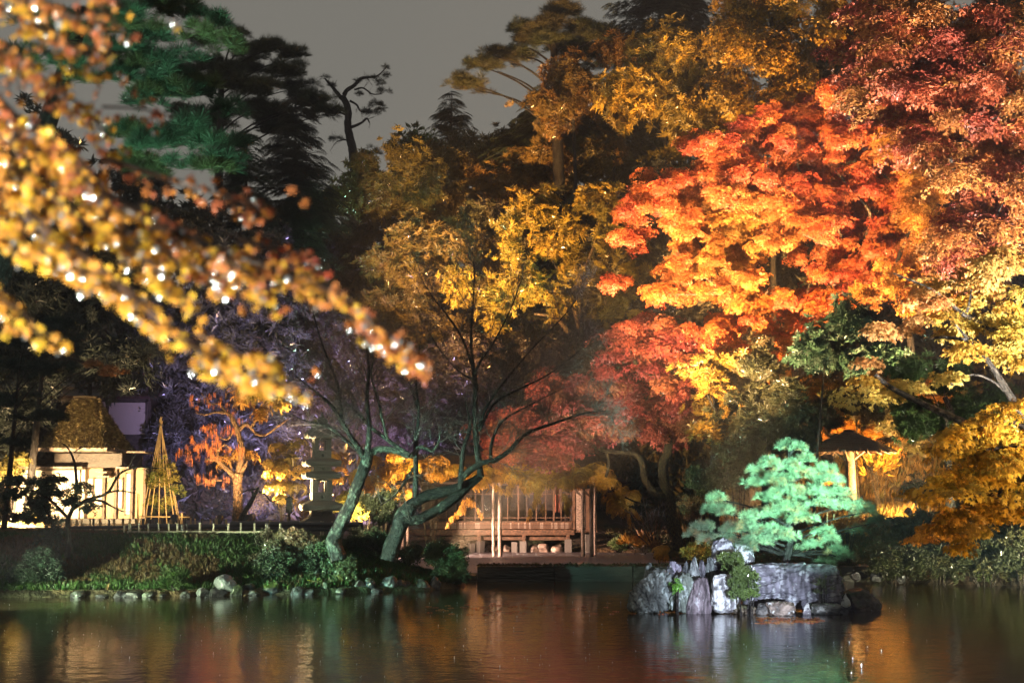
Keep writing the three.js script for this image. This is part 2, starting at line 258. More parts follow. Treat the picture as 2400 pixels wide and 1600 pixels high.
{
  const line = (parts) => { const a = []; for (const [from, to, step] of parts) for (let v = from; v < to; v += step) a.push(v); a.push(parts[parts.length - 1][1]); return a; };
  const xs = line([[-180, -60, 15], [-60, -22, 2.5], [-22, 26, 0.4], [26, 60, 2.5], [60, 180, 15]]), ds = line([[-40, -10, 10], [-10, 28, 0.8], [28, 62, 0.4], [62, 120, 1.6], [120, 260, 14]]);
  const pos = [], col = [], uv = [], idx = [], c = lin(0, 0, 0), soil = lin(0.05, 0.036, 0.024), moss = lin(0.035, 0.05, 0.018), straw = lin(0.11, 0.07, 0.03), path = lin(0.2, 0.16, 0.11);
  ds.forEach((D, j) => xs.forEach((x, i) => {
    pos.push(x, ground(x, D), -D); uv.push(x / 3, D / 3);
    c.copy(soil).lerp(moss, smoothstep(fbm(x * 0.35, D * 0.35, 1), -0.12, 0.12)).lerp(straw, 0.8 * smoothstep(fbm(x * 0.45 + 9, D * 0.45, 4), 0.05, 0.22));
    if (x < -2 && D > 40 && D < 62) c.lerp(path, 0.6); col.push(c.r, c.g, c.b);
    if (i && j) { const b = j * xs.length + i, a = b - xs.length; idx.push(a - 1, a, b, a - 1, b, b - 1); }
  }));
  const g = new THREE.BufferGeometry(); g.setAttribute('position', new THREE.Float32BufferAttribute(pos, 3)); g.setAttribute('color', new THREE.Float32BufferAttribute(col, 3)); g.setAttribute('uv', new THREE.Float32BufferAttribute(uv, 2)); g.setIndex(idx); g.computeVertexNormals();
  const m = mesh('ground', g, S({ color: 0xffffff, vertexColors: true, bumpMap: T.earth, bumpScale: 0.12, roughness: 0.85 }), scene); tag(m, 'dark mossy banks and slopes around the pond', null, null, 'structure');
  // the pond, one sheet under the banks
  const w = new THREE.PlaneGeometry(124, 56, 1, 1).rotateX(-Math.PI / 2).translate(0, 0, -31.5), q = w.attributes.position, u = w.attributes.uv;
  for (let i = 0; i < q.count; i++) u.setXY(i, q.getX(i) / 5.3, q.getZ(i) / 5.3);
  const pond = mesh('pond_water', w, P({ color: lin(0.045, 0.032, 0.018), roughness: 0.11, ior: 1.33, bumpMap: T.wave, bumpScale: 0.024 }), scene); tag(pond, 'rain-dimpled dark pond water', null, null, 'structure');
  // second sheet over the rain-roughened back pond; its pale colour stands in for lamp-lit sheen
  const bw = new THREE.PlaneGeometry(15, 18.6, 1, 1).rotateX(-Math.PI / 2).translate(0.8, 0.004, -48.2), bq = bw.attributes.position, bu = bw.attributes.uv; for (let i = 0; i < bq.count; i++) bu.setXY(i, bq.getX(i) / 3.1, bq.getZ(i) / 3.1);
  tag(mesh('back_pool_sheen', bw, P({ color: lin(0.36, 0.31, 0.34), roughness: 0.4, ior: 1.33, bumpMap: T.wave, bumpScale: 0.04 }), scene), 'rain-beaten pool before the pavilion with lamplit sheen put into its pale colour', null, null, 'structure');
}

// ================================================================ left island: grass, stones, clipped shrubs, cherry trees, fences
const foot = (px, D) => { const p = at(px, HORIZON, D); p.y = ground(p.x, D); return p; };
const PAL = {
  shrub: [lin(0.045, 0.075, 0.028), lin(0.06, 0.09, 0.03), lin(0.035, 0.055, 0.024)], shrubBrown: [lin(0.06, 0.07, 0.03), lin(0.08, 0.07, 0.03), lin(0.05, 0.06, 0.025)],
  grass: [lin(0.03, 0.085, 0.016), lin(0.05, 0.1, 0.02)], straw: [lin(0.14, 0.08, 0.03), lin(0.1, 0.055, 0.024), lin(0.08, 0.065, 0.022)],
  pine: [lin(0.055, 0.1, 0.05), lin(0.045, 0.085, 0.04), lin(0.075, 0.115, 0.05)], pineDark: [lin(0.045, 0.06, 0.034), lin(0.055, 0.07, 0.036)],
  amber: [lin(0.46, 0.24, 0.025), lin(0.5, 0.28, 0.035), lin(0.38, 0.18, 0.02)], yellow: [lin(0.5, 0.28, 0.03), lin(0.44, 0.25, 0.03), lin(0.38, 0.19, 0.022)],
  orange: [lin(0.46, 0.12, 0.02), lin(0.52, 0.16, 0.025), lin(0.4, 0.075, 0.02)], red: [lin(0.22, 0.035, 0.028), lin(0.28, 0.06, 0.035), lin(0.17, 0.028, 0.028), lin(0.25, 0.08, 0.035)],
  purple: [lin(0.34, 0.085, 0.035), lin(0.32, 0.12, 0.03), lin(0.36, 0.15, 0.035), lin(0.29, 0.06, 0.035)], evergreen: [lin(0.06, 0.085, 0.022), lin(0.08, 0.1, 0.025), lin(0.05, 0.07, 0.02)],
  olive: [lin(0.12, 0.125, 0.025), lin(0.15, 0.15, 0.03), lin(0.1, 0.105, 0.022)], camellia: [lin(0.04, 0.06, 0.02), lin(0.05, 0.07, 0.025)],
};
{ // grass over the island: what nobody could count
  const f = new Fill(3), R = f.R;
  for (let i = 0; i < 30000; i++) {
    const D = 31.3 + R() * 8.5, x = -16 + R() * 15.5, s = shore(x, D); if (s < 0.25) continue;
    const px = 1200 + x / D * F, straw = smoothstep(fbm(x * 0.55 + 4, D * 0.55, 2), -0.08, 0.12) * (px < 520 ? 1 : 0.25);
    f.put('grass', V(x, ground(x, D) - 0.01, -D), V((R() - 0.5) * 0.5, 1, 0.25 + (R() - 0.5) * 0.5), 0.085 + R() * 0.09, f.color(R() < straw ? PAL.straw : PAL.grass, 0.35));
  }
  const g = f.build('island_grass', MAT.grass, scene, V(0, 0, 0))[0]; tag(g, 'wet green and straw-brown grass on the left island bank', 'grass', null, 'stuff');
}
{ // stones along the waterline, each one a thing
  const R = rngOf(5), spots = [[355, 30, 14], [395, 28, 15], [437, 26, 16], [474, 24, 15], [512, 40, 22], [534, 56, 34, 1365], [560, 26, 18], [585, 34, 24, 1378], [603, 36, 22], [640, 40, 26, 1376], [650, 30, 20, 1392], [682, 26, 22, 1380], [705, 30, 20], [735, 24, 16], [766, 26, 24, 1376], [800, 28, 16], [838, 42, 34, 1378], [866, 28, 22, 1366], [886, 40, 22], [915, 40, 36, 1368], [948, 36, 36, 1372], [985, 42, 30, 1374], [1015, 40, 34, 1368], [1052, 36, 24, 1376], [320, 30, 14], [285, 26, 12], [240, 28, 12], [190, 30, 14]];
  const look = { 5: 'largest pale grey-white stone on the island shore, below the green bank', 16: 'pale rounded stone on the shore right of the first leaning cherry trunk', 9: 'broad mossy green stone right of the pale one on the shore', 11: 'small yellow-green moss-capped stone on the island shore', 19: 'dark stone with wet shine below the second cherry trunk', 20: 'round wet stone between the second cherry trunk and the round bush' };
  spots.forEach((s, i) => { if (!s[3]) { const k = 0.7 + R() * 0.75; s[1] *= k; s[2] *= k * (0.8 + R() * 0.4); s[0] += (R() - 0.5) * 12; } });
  spots.map((s, i) => [s, i]).sort((a, b) => a[0][0] - b[0][0]).forEach(([[px, w, h, py], i], order, all) => {
    let D = 36; for (let d = 30.5; d < 36.5; d += 0.05) if (shore((px - 1200) / F * d, d) > (py ? 0.28 : 0.05)) { D = d; break; }
    const p = at(px, HORIZON, D), m = M(D); p.y = py ? Math.max(0.0, at(px, py, D).y - h * m * 0.2) : 0.02;
    const pale = i === 5 || i === 16, moss = [9, 11].includes(i) ? 1 : R() * 0.5, nth = order === 0 ? 'leftmost' : order === all.length - 1 ? 'rightmost' : (order + 1) + 'th from the left';
    const g = rockGeo(40 + i, w * m * 0.56, h * m * 0.75, w * m * 0.5, { detail: 9, rough: 0.2, lichen: pale ? 0.55 : R() < 0.4 ? 0.18 : 0.02, base: lin(0.05, 0.05, 0.058), pale: pale ? lin(0.28, 0.3, 0.31) : lin(0.2, 0.22, 0.24), moss });
    const r = mesh('shore_stone', g, MAT.wetRock, scene); r.position.copy(p); r.rotation.y = R() * 0.8;
    tag(r, look[i] ?? `dark wet stone in the row along the left island's waterline, ${nth}`, 'stone', 'stones along the island shore');
  });
}
function shrub(label, px, py, rx, ry, D, { size = 0.1, kind = 'shrub', pal = PAL.shrub, dens = 1.5, rz, mat = MAT.glossy, cat = 'shrub', name = 'clipped_shrub', sub = 0.22, flat = 1, n = 0, up = 0.35, group, seed } = {}) {
  const c = at(px, py, D), m = M(D), f = new Fill(seed ?? Math.round(px * 3 + py)), r = V(rx * m, ry * m, (rz ?? rx * 0.8) * m), p = V(c.x, ground(c.x, D), c.z), g = thing(name, label, cat, p, group);
  f.ellipsoid(c, r, { kind, size, sub, dens, flat, pal, up, shell: 0.75, back: 0.35, jit: 0.3 });
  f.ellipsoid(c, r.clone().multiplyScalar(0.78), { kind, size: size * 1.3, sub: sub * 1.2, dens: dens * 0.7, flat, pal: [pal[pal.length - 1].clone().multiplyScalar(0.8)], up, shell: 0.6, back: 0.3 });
  f.build('foliage', mat, g, p);
  const R = f.R, st = []; for (let i = 0; i < 7; i++) { const a = R() * 6.28, e = V(Math.cos(a) * r.x * 0.6, c.y - p.y + (R() - 0.3) * r.y * 0.7, Math.sin(a) * r.z * 0.6); st.push(tube([V((R() - 0.5) * 0.1, -0.05, (R() - 0.5) * 0.1), e.clone().multiplyScalar(0.5).add(V(0, 0.03, 0)), e], [0.022, 0.008], { sides: 5, per: 3 })); }
  mesh('stem', joined(st), MAT.barkDark, g); return g;
}
shrub('large dark clipped azalea mound left of the first cherry trunk', 672, 1306, 108, 66, 34.6, { rz: 80, pal: PAL.shrubBrown, size: 0.085 });
shrub('small leafy green bush low on the bank below the azalea mound', 640, 1330, 46, 34, 33.6, { size: 0.09 });
shrub('dark green bush at the foot of the first cherry trunk', 745, 1330, 50, 52, 33.9, { size: 0.095, pal: PAL.shrub });
shrub('pale twiggy shrub with yellow-green leaves at the waterline under the cherry trunk', 812, 1352, 32, 42, 33.6, { size: 0.085, pal: [lin(0.12, 0.15, 0.04), lin(0.2, 0.19, 0.05), lin(0.07, 0.09, 0.03)], dens: 1 });
shrub('yellow-leaved weeds hanging over the shore stones', 732, 1378, 26, 22, 33.2, { size: 0.08, pal: [lin(0.42, 0.4, 0.06), lin(0.2, 0.24, 0.05), lin(0.12, 0.15, 0.04)], dens: 0.6, name: 'bank_weeds', cat: 'weeds' });
shrub('dark shadowed hedge mound between the two cherry trunks', 862, 1290, 62, 46, 36, { pal: PAL.camellia });
shrub('low dark bush between second cherry trunk and round bush', 955, 1306, 34, 30, 36.2, { pal: PAL.camellia });
shrub('round ball-shaped clipped bush at the right tip of the left island', 1046, 1310, 52, 54, 35.6, { size: 0.075, pal: [lin(0.06, 0.095, 0.035), lin(0.07, 0.1, 0.035)], sub: 0.2 });
shrub('dark skirt of low growth under the round ball bush at the water', 1050, 1358, 50, 22, 35.2, { size: 0.08, pal: PAL.camellia });
shrub('round dark bush at the left edge of the island bank', 88, 1336, 66, 50, 32.4, { size: 0.09, pal: [lin(0.02, 0.042, 0.026), lin(0.028, 0.05, 0.028)], mat: MAT.leaf });
shrub('small grassy green dome by the water left of the pale stone', 408, 1364, 32, 32, 32.2, { size: 0.09, kind: 'grass', pal: PAL.grass, dens: 2, mat: MAT.grass, name: 'grass_dome', cat: 'grass clump' });
shrub('dark thorny bush behind the second cherry trunk against the lit yellow foliage', 892, 1190, 58, 44, 39.5, { size: 0.12, pal: PAL.camellia, dens: 0.9 });

// ---- bare cherry trees, drawn limb by limb
function barkColor(g, seed, lichen, base = lin(0.06, 0.055, 0.055), pale = lin(0.42, 0.5, 0.44)) { const c = lin(0, 0, 0); return (q) => { const a = fbm(q.x * 3.2 + seed, q.y * 3.2, q.z * 3.2, 4), b = fbm(q.x * 17, q.y * 13, q.z * 17 + seed, 3); return c.copy(base).lerp(pale, smoothstep(a * 0.7 + b * 0.9, 0.26 - lichen, 0.5 - lichen)); }; }
function twigs(out, pts, R, { n, len, r, levels, spread = 0.9, up = 0.35, from = 0.25, sides = 4 }) {
  const curve = new THREE.CatmullRomCurve3(pts);
  for (let i = 0; i < n; i++) {
    const t = from + (1 - from) * (i + R()) / n, p = curve.getPoint(Math.min(t, 1)), d = curve.getTangent(Math.min(t, 1)).multiplyScalar(0.8).addScaledVector(rdir(R), spread).addScaledVector(UPV, up).normalize(), L = len * (0.5 + R() * 0.8) * (1.15 - 0.5 * t), q = [p];
    for (let k = 1; k <= 3; k++) { d.addScaledVector(rdir(R), 0.22).normalize(); q.push(q[k - 1].clone().addScaledVector(d, L / 3)); }
    out.push(tube(q, [r, r * 0.45], { sides, per: 2 }));
    if (levels > 1) twigs(out, q, R, { n: Math.round(n * 0.75), len: len * 0.55, r: r * 0.5, levels: levels - 1, spread, up: up * 0.7, from: 0.2, sides: 3 });
  }
}
function bareTree(name, label, cat, D, base, limbs, { lichen = 0.1, tw = {}, seed = 1, mat = MAT.barkLichen, trunk = 1, depth = 0.9, baseColor, pale, rough = 0.14 } = {}) {
  const R = rngOf(seed), p0 = foot(base, D), g = thing(name, label, cat, p0), T0 = [], B = [], tws = [], m = M(D);
  limbs.forEach((L, i) => {
    const zs = i < trunk ? 0 : (R() - 0.5) * 2 * depth, pts = L.p.map(([x, y], k) => at(x, y, D + zs * k / L.p.length * (L.p.length > 2 ? 1 : 0.6) + (L.z ?? 0)).sub(p0)), rad = L.r.map((r) => r * m);
    (i < trunk ? T0 : B).push(tube(pts, rad, { sides: rad[0] > 0.08 ? 14 : 8, per: rad[0] > 0.08 ? 9 : 6, wob: rough * 2.2, seed: i, color: barkColor(0, i + seed, i < trunk ? lichen : lichen * (L.l ?? 0.7), baseColor, pale) }));
    if (L.t) twigs(tws, pts, R, { n: Math.round(L.t * 1.35), len: 1.0, r: 0.0105, levels: 3, ...tw, ...(L.o ?? {}) });
  });
  mesh('trunk', joined(T0), mat, g); B.forEach((b) => mesh('branch', b, mat, g)); if (tws.length) mesh('twigs', joined(tws), MAT.twig, g, 'stuff'); return g;
}
bareTree('cherry_tree', 'leaning bare cherry trunk with pale lichen, left of the two', 'tree', 33.6, 795, [
  { p: [[792, 1312], [781, 1268], [800, 1226], [822, 1180], [841, 1128], [858, 1084], [864, 1054]], r: [19, 18, 15.5, 14.5, 14, 14, 12] },
  { p: [[864, 1066], [886, 1053], [930, 1057], [962, 1068], [984, 1048], [1014, 1055], [1029, 1034], [1030, 1010]], r: [9, 8, 7, 6, 5, 4, 2.5, 1.5], l: 3, t: 4 },
  { p: [[861, 1066], [865, 1006], [860, 930], [864, 868], [858, 800]], r: [8, 6, 4.5, 3, 1.5], t: 9 },
  { p: [[855, 1076], [841, 1050], [826, 1030], [803, 992], [776, 950], [731, 912], [690, 880]], r: [9, 7, 6, 5, 4, 2.5, 1.2], t: 10 },
  { p: [[960, 1067], [914, 1035], [868, 1000], [845, 975], [792, 925], [750, 870]], r: [6, 5, 4, 3.4, 2.4, 1], l: 1.4, t: 9 },
  { p: [[908, 1030], [900, 1000], [884, 930], [870, 880], [880, 820]], r: [4, 3.5, 3, 2, 1], l: 1.6, t: 7 },
  { p: [[845, 1060], [820, 1040], [770, 1000], [712, 985], [680, 970]], r: [5, 4, 3, 2, 1], t: 6 },
  { p: [[803, 992], [790, 900], [760, 820], [735, 740], [725, 690]], r: [4, 3, 2.4, 1.6, 0.8], t: 8 },
], { seed: 4, lichen: 0.22 });
bareTree('cherry_tree', 'forked bare cherry trunk reaching right, right of the two', 'tree', 34.2, 915, [
  { p: [[908, 1312], [916, 1285], [930, 1251], [944, 1212], [962, 1184]], r: [21, 19, 18, 20, 17] },
  { p: [[955, 1190], [990, 1166], [1028, 1155], [1067, 1146], [1103, 1131], [1127, 1115]], r: [13, 13, 13, 13, 11, 8] },
  { p: [[944, 1222], [975, 1218], [1006, 1205], [1045, 1182], [1080, 1155], [1110, 1132]], r: [13, 12, 11, 12, 11, 7], z: -0.15 },
  { p: [[1126, 1118], [1124, 1096], [1117, 1044], [1113, 968], [1115, 910], [1111, 872]], r: [8.5, 7.5, 7, 6.5, 6, 5.5], l: 0.9, t: 3 },
  { p: [[1111, 874], [1104, 796], [1108, 719], [1112, 640], [1108, 590]], r: [4, 3, 2.2, 1.4, 0.7], t: 9 },
  { p: [[1112, 876], [1128, 843], [1159, 799], [1197, 723], [1225, 650]], r: [3.6, 3, 2.4, 1.6, 0.7], t: 9 },
  { p: [[1111, 872], [1086, 799], [1056, 750], [1017, 700], [985, 650]], r: [3.4, 2.8, 2.2, 1.5, 0.7], t: 9 },
  { p: [[1112, 890], [1083, 876], [1033, 822], [1000, 770]], r: [2.6, 2.2, 1.5, 0.7], t: 7 },
  { p: [[973, 1165], [974, 1082], [974, 1044], [981, 968], [975, 891], [985, 800]], r: [7, 6, 5.5, 3.5, 2.5, 1], t: 9 },
  { p: [[1079, 1145], [1083, 1082], [1090, 1037], [1102, 1002], [1090, 940]], r: [7, 6, 5, 4, 1.2], t: 6 },
  { p: [[1080, 1120], [1126, 1086], [1159, 1078], [1193, 1056], [1228, 1020], [1312, 987], [1373, 968], [1430, 962]], r: [8, 7, 6, 5, 4, 3, 1.8, 0.7], t: 14 },
  { p: [[1122, 1010], [1159, 945], [1216, 912], [1274, 884], [1335, 841], [1380, 800]], r: [4, 3.2, 2.6, 2, 1.3, 0.6], t: 12 },
  { p: [[1122, 1000], [1140, 955], [1167, 914], [1243, 822], [1327, 734], [1360, 690]], r: [4, 3.2, 2.6, 2, 1.2, 0.6], t: 12 },
  { p: [[1150, 1078], [1152, 1040], [1175, 990], [1240, 950], [1330, 905]], r: [4.5, 3.8, 3, 2, 0.8], t: 9 },
  { p: [[981, 968], [960, 900], [925, 840], [905, 780]], r: [3, 2.2, 1.5, 0.7], t: 7 },
  { p: [[973, 1090], [955, 1120], [925, 1160], [890, 1185]], r: [4, 3.5, 2.5, 1.2], t: 4 },
], { seed: 9, lichen: 0.12 });
bareTree('leaning_stump', 'thin dark leaning bare branch behind the bamboo fence', 'tree', 41, 562, [
  { p: [[560, 1236], [566, 1212], [584, 1182], [596, 1160], [606, 1142]], r: [7, 6, 5.5, 4.5, 3] },
  { p: [[594, 1162], [590, 1150], [586, 1148]], r: [4, 3, 2] }, { p: [[604, 1150], [622, 1160], [636, 1175], [660, 1168]], r: [2.5, 2, 1.5, 0.8], t: 3 }, { p: [[604, 1145], [575, 1150], [556, 1165]], r: [2, 1.5, 0.7], t: 3 },
], { seed: 12, lichen: -0.2, tw: { len: 0.35, r: 0.006, levels: 1 }, depth: 0.2 });
// ---- dark tree in front of the tea house
{
  const D = 34, g = bareTree('garden_tree', 'dark spreading tree with cloud-like foliage in front of the thatched tea house', 'tree', D, 158, [
    { p: [[152, 1330], [160, 1270], [158, 1220], [170, 1190]], r: [7, 6, 5.5, 5] }, { p: [[140, 1335], [132, 1280], [120, 1225], [100, 1180]], r: [6, 5, 4, 2.5] },
    { p: [[166, 1196], [200, 1172], [250, 1155], [280, 1110], [320, 1095], [372, 1098]], r: [5, 4, 3.5, 3, 2, 1], t: 6 }, { p: [[190, 1180], [230, 1172], [268, 1190], [290, 1200]], r: [3.5, 3, 2, 1], t: 4 },
    { p: [[170, 1190], [178, 1140], [172, 1080], [158, 1050], [140, 1035]], r: [4.5, 4, 3, 2, 1], t: 5 }, { p: [[250, 1155], [275, 1150], [318, 1155]], r: [2.4, 2, 0.8], t: 4 }, { p: [[172, 1060], [190, 1048], [205, 1046]], r: [1.8, 1.4, 0.7], t: 3 },
    { p: [[160, 1215], [100, 1160], [40, 1140]], r: [4, 3, 1.5] },
  ], { seed: 15, lichen: 0.04, tw: { len: 0.5, r: 0.007, levels: 2 }, depth: 0.4 });
  const f = new Fill(16), pal = [lin(0.03, 0.06, 0.045), lin(0.024, 0.05, 0.04)], o = { kind: 'shrub', size: 0.11, sub: 0.26, dens: 0.5, soft: 1, flat: 0.5, pal, up: 0.6, shell: 0.4 };
  for (const [x, y, rx, ry] of [[108, 1128, 55, 16], [150, 1148, 70, 18], [60, 1165, 62, 22], [130, 1182, 75, 22], [95, 1210, 60, 22], [110, 1245, 45, 25], [215, 1190, 34, 10], [30, 1130, 40, 16], [20, 1200, 30, 14], [125, 1280, 26, 26]]) f.ellipsoid(at(x, y, D + (f.R() - 0.5) * 0.6), V(rx * M(D), ry * M(D), rx * 0.7 * M(D)), o);
  f.build('crown', MAT.glossy, g, g.position);
}
// ---- bamboo fences
function stakeFence(name, label, D, stakes, rails, mats, y) {
  const g = thing(name, label, 'fence', foot(stakes[Math.floor(stakes.length / 2)][0], D)), o = g.position;
  for (const [px, top, bot, r, dark] of stakes) {
    const a = at(px, bot, D).sub(o), b = at(px + (r > 3 ? -2 : 0), top, D).sub(o); a.y = Math.min(a.y, ground(a.x + o.x, D) - o.y - 0.05); const rr = r * M(D);
    const prof = [[0, 0], [rr, 0]], n = Math.max(2, Math.round(b.distanceTo(a) / 0.2)); for (let i = 1; i <= n; i++) { const y0 = i / n * b.distanceTo(a); prof.push([rr * 0.97, y0 - 0.025], [rr * 1.1, y0 - 0.01], [rr * 0.98, y0]); } prof.push([rr * 0.75, b.distanceTo(a)], [rr * 0.7, b.distanceTo(a) - 0.03], [0, b.distanceTo(a) - 0.03]);
    const s = mesh('stake', new THREE.LatheGeometry(prof.map(([x, h]) => new THREE.Vector2(x, h)), 10), dark ? MAT.bambooDark : mats, g); s.position.copy(a); s.quaternion.setFromUnitVectors(UPV, b.clone().sub(a).normalize());
  }
  for (const [x0, y0, x1, y1, r, dark] of rails) mesh('rail', tube([at(x0, y0, D - 0.03).sub(o), at((x0 + x1) / 2, (y0 + y1) / 2 + 0.5, D - 0.03).sub(o), at(x1, y1, D - 0.03).sub(o)], [r * M(D)], { sides: 9, per: 6 }), dark ? MAT.bambooDark : mats, g);
  return g;
}
stakeFence('bamboo_fence', 'low pale bamboo rail fence with stakes along the island crest', 36.2, [[290, 1232, 1274, 2.4], [302, 1227, 1273, 1.8], [305, 1228, 1273, 1.8], [325, 1226, 1274, 2.6], [347, 1226, 1273, 2.2], [371, 1226, 1264, 2.2], [395, 1226, 1266, 2.2], [415, 1226, 1263, 2.6], [429, 1230, 1280, 5, 1], [437, 1225, 1262, 2, 1], [468, 1225, 1274, 3], [500, 1226, 1256, 2.4], [535, 1225, 1250, 3], [564, 1225, 1250, 2.4], [596, 1226, 1250, 2.4], [623, 1226, 1250, 2.4], [628, 1226, 1252, 3.5, 1], [656, 1226, 1242, 2.4]], [[297, 1247, 432, 1246, 2.6], [434, 1246, 536, 1247, 2.8], [534, 1247, 626, 1246, 2.6]], MAT.bamboo);
{
  const R = rngOf(20), st = []; for (let px = 165; px < 545; px += 7 + R() * 14) st.push([px, 1214 + R() * 4, 1243, 1.6 + R() * 1.8, R() < 0.45]);
  stakeFence('bamboo_fence', 'darker picket fence of short stakes in front of the tea house and misty lamp glow', 40.5, st, [[150, 1236, 345, 1233, 3.5, 1], [343, 1233, 560, 1234, 6, 1]], MAT.bambooTan);
  const s2 = []; for (const px of [548, 585, 612, 634, 664, 688, 700, 727, 752, 757, 778, 795, 828, 833, 840]) s2.push([px, 1220 + R() * 4, 1240, 1.8, 0]);
  stakeFence('board_fence', 'dark low board fence below the stone pagoda', 39.6, s2, [[540, 1228, 700, 1228, 7, 1], [698, 1228, 850, 1229, 6, 1], [540, 1239, 850, 1240, 5, 1]], MAT.bamboo);
}
// sign board
{
  const D = 41.5, p = foot(678, D), g = thing('sign_board', 'small dark pointed sign board on a post left of the stone pagoda', 'sign', p), m = M(D), top = at(678, 1165, D).y - p.y, s = new THREE.Shape();
  const w = 7 * m, y0 = at(678, 1202, D).y - p.y; s.moveTo(-w, y0); s.lineTo(w, y0); s.lineTo(w, top - 4 * m); s.lineTo(0, top); s.lineTo(-w, top - 4 * m);
  mesh('board', new THREE.ExtrudeGeometry(s, { depth: 0.03, bevelEnabled: true, bevelSize: 0.006, bevelThickness: 0.006, bevelSegments: 1 }), MAT.woodDark, g);
  mesh('post', box(0.07, y0 + 0.2, 0.06, 0, y0 / 2 - 0.05, -0.04), MAT.wood, g);
  mesh('board_cap', joined([bar(V(-w - 0.03, top - 5 * m, 0.015), V(0, top + 0.02, 0.015), 0.018), bar(V(0, top + 0.02, 0.015), V(w + 0.03, top - 5 * m, 0.015), 0.018)]), MAT.woodDark, g);
}

// ================================================================ stone pagoda lantern
{
  const D = 42, p = foot(752, D), g = thing('stone_pagoda', 'tall dark stone pagoda lantern with three tiers of roofs', 'stone lantern', p), m = M(D), yOf = (py) => at(752, py, D).y - p.y, geo = (list) => { const k = joined(list); k.rotateY(0.26); return k; };
  const ring = (prof) => { // square roofs: profile [half width, y] swept round four corners with slightly upturned corners
    const pos = [], idx = [], uv = [], N = 16; prof.forEach(([h, y], j) => { for (let i = 0; i <= N; i++) { const a = i / N * 4, s = Math.floor(a) % 4, t = a - Math.floor(a), c = [[-1, -1], [1, -1], [1, 1], [-1, 1]], A = c[s], B = c[(s + 1) % 4], x = lerp(A[0], B[0], t), z = lerp(A[1], B[1], t), k = Math.pow(Math.abs(2 * t - 1), 3); pos.push(x * h, y + (prof[j][2] ?? 0) * k, z * h); uv.push(a * h, y); if (i < N && j < prof.length - 1) { const b = j * (N + 1) + i; idx.push(b, b + N + 1, b + 1, b + 1, b + N + 1, b + N + 2); } } });
    const q = new THREE.BufferGeometry(); q.setAttribute('position', new THREE.Float32BufferAttribute(pos, 3)); q.setAttribute('uv', new THREE.Float32BufferAttribute(uv, 2)); q.setIndex(idx); const r = q.toNonIndexed(); r.computeVertexNormals(); return r;
  };
  const roof = (name, half, hb, yb, ye, yt, in0) => mesh(name, geo([ring([[in0, yOf(yb)], [half * 0.94 * m, yOf(yb) + 0.005, 0.03], [half * m, yOf((yb + ye) / 2), 0.045], [half * 0.97 * m, yOf(ye), 0.05], [lerp(half, hb, 0.45) * m, lerp(yOf(ye), yOf(yt), 0.45), 0.015], [hb * m, yOf(yt)], [0, yOf(yt)]])]), MAT.granite, g);
  const body = (half, y0, y1, win) => { // a hollow shaft with a window through each face and small holes below
    const h = half * m, a = yOf(y0), b = yOf(y1), H = b - a, t = 0.085, w0 = a + H * 0.38, w1 = b - H * 0.08, L = [];
    if (!win) { const hole = 0.05; L.push(box(2 * h, (H - hole) / 2, 2 * h, 0, a + (H - hole) / 4, 0), box(2 * h, (H - hole) / 2, 2 * h, 0, b - (H - hole) / 4, 0)); for (const sx of [-1, 1]) for (const sz of [-1, 1]) L.push(box(h - 0.03, hole, h - 0.03, sx * (h / 2 + 0.015), a + H / 2, sz * (h / 2 + 0.015))); }
    else {
      const ww = h * 0.42; for (const sx of [-1, 1]) for (const sz of [-1, 1]) L.push(box(h - ww, w1 - w0, h - ww, sx * (ww + (h - ww) / 2), (w0 + w1) / 2, sz * (ww + (h - ww) / 2)));
      L.push(box(2 * h, b - w1, 2 * h, 0, (b + w1) / 2, 0)); const s0 = a + H * 0.1, s1 = a + H * 0.22, sw = 0.03; L.push(box(2 * h, s0 - a, 2 * h, 0, (a + s0) / 2, 0), box(2 * h, w0 - s1, 2 * h, 0, (w0 + s1) / 2, 0)); for (const sx of [-1, 1]) for (const sz of [-1, 1]) L.push(box(h - sw, s1 - s0, h - sw, sx * (sw + (h - sw) / 2), (s0 + s1) / 2, sz * (sw + (h - sw) / 2)));
    }
    mesh('lantern_body', geo(L), MAT.granite, g);
  };
  mesh('base', geo([ring([[46 * m, -0.2], [46 * m, yOf(1223)], [30 * m, yOf(1213)], [24 * m, yOf(1207)], [0, yOf(1207)]])]), MAT.granite, g);
  body(23.5, 1207.2, 1197, 0); roof('roof', 46, 25, 1197, 1185, 1173, 0.2); body(23, 1173, 1123, 1); roof('roof', 42, 24, 1122.5, 1112, 1104, 0.2); body(21, 1104, 1094, 0); roof('roof', 42, 22, 1093.5, 1083, 1074, 0.2);
  body(20, 1074, 1028, 1); roof('roof', 38, 13, 1027.5, 1018, 992, 0.2);
  mesh('cap', geo([ring([[13 * m, yOf(992)], [11 * m, yOf(985)], [7 * m, yOf(979)], [3 * m, yOf(978)]]), new THREE.LatheGeometry([[5, 980], [6, 976], [4, 972], [3, 969], [0.5, 963]].map(([r, y]) => new THREE.Vector2(r * m, yOf(y))), 12)]), MAT.granite, g);
  const f = new Fill(31); for (let i = 0; i < 60; i++) { const a = f.R() * 6.28; f.put('shrub', at(735 + f.R() * 12, 985 + f.R() * 30, D).add(V(0, 0, Math.sin(a) * 0.2 + 0.15)), UPV, 0.05, f.color(PAL.olive)); } f.build('moss', MAT.glossy, g, p);
}
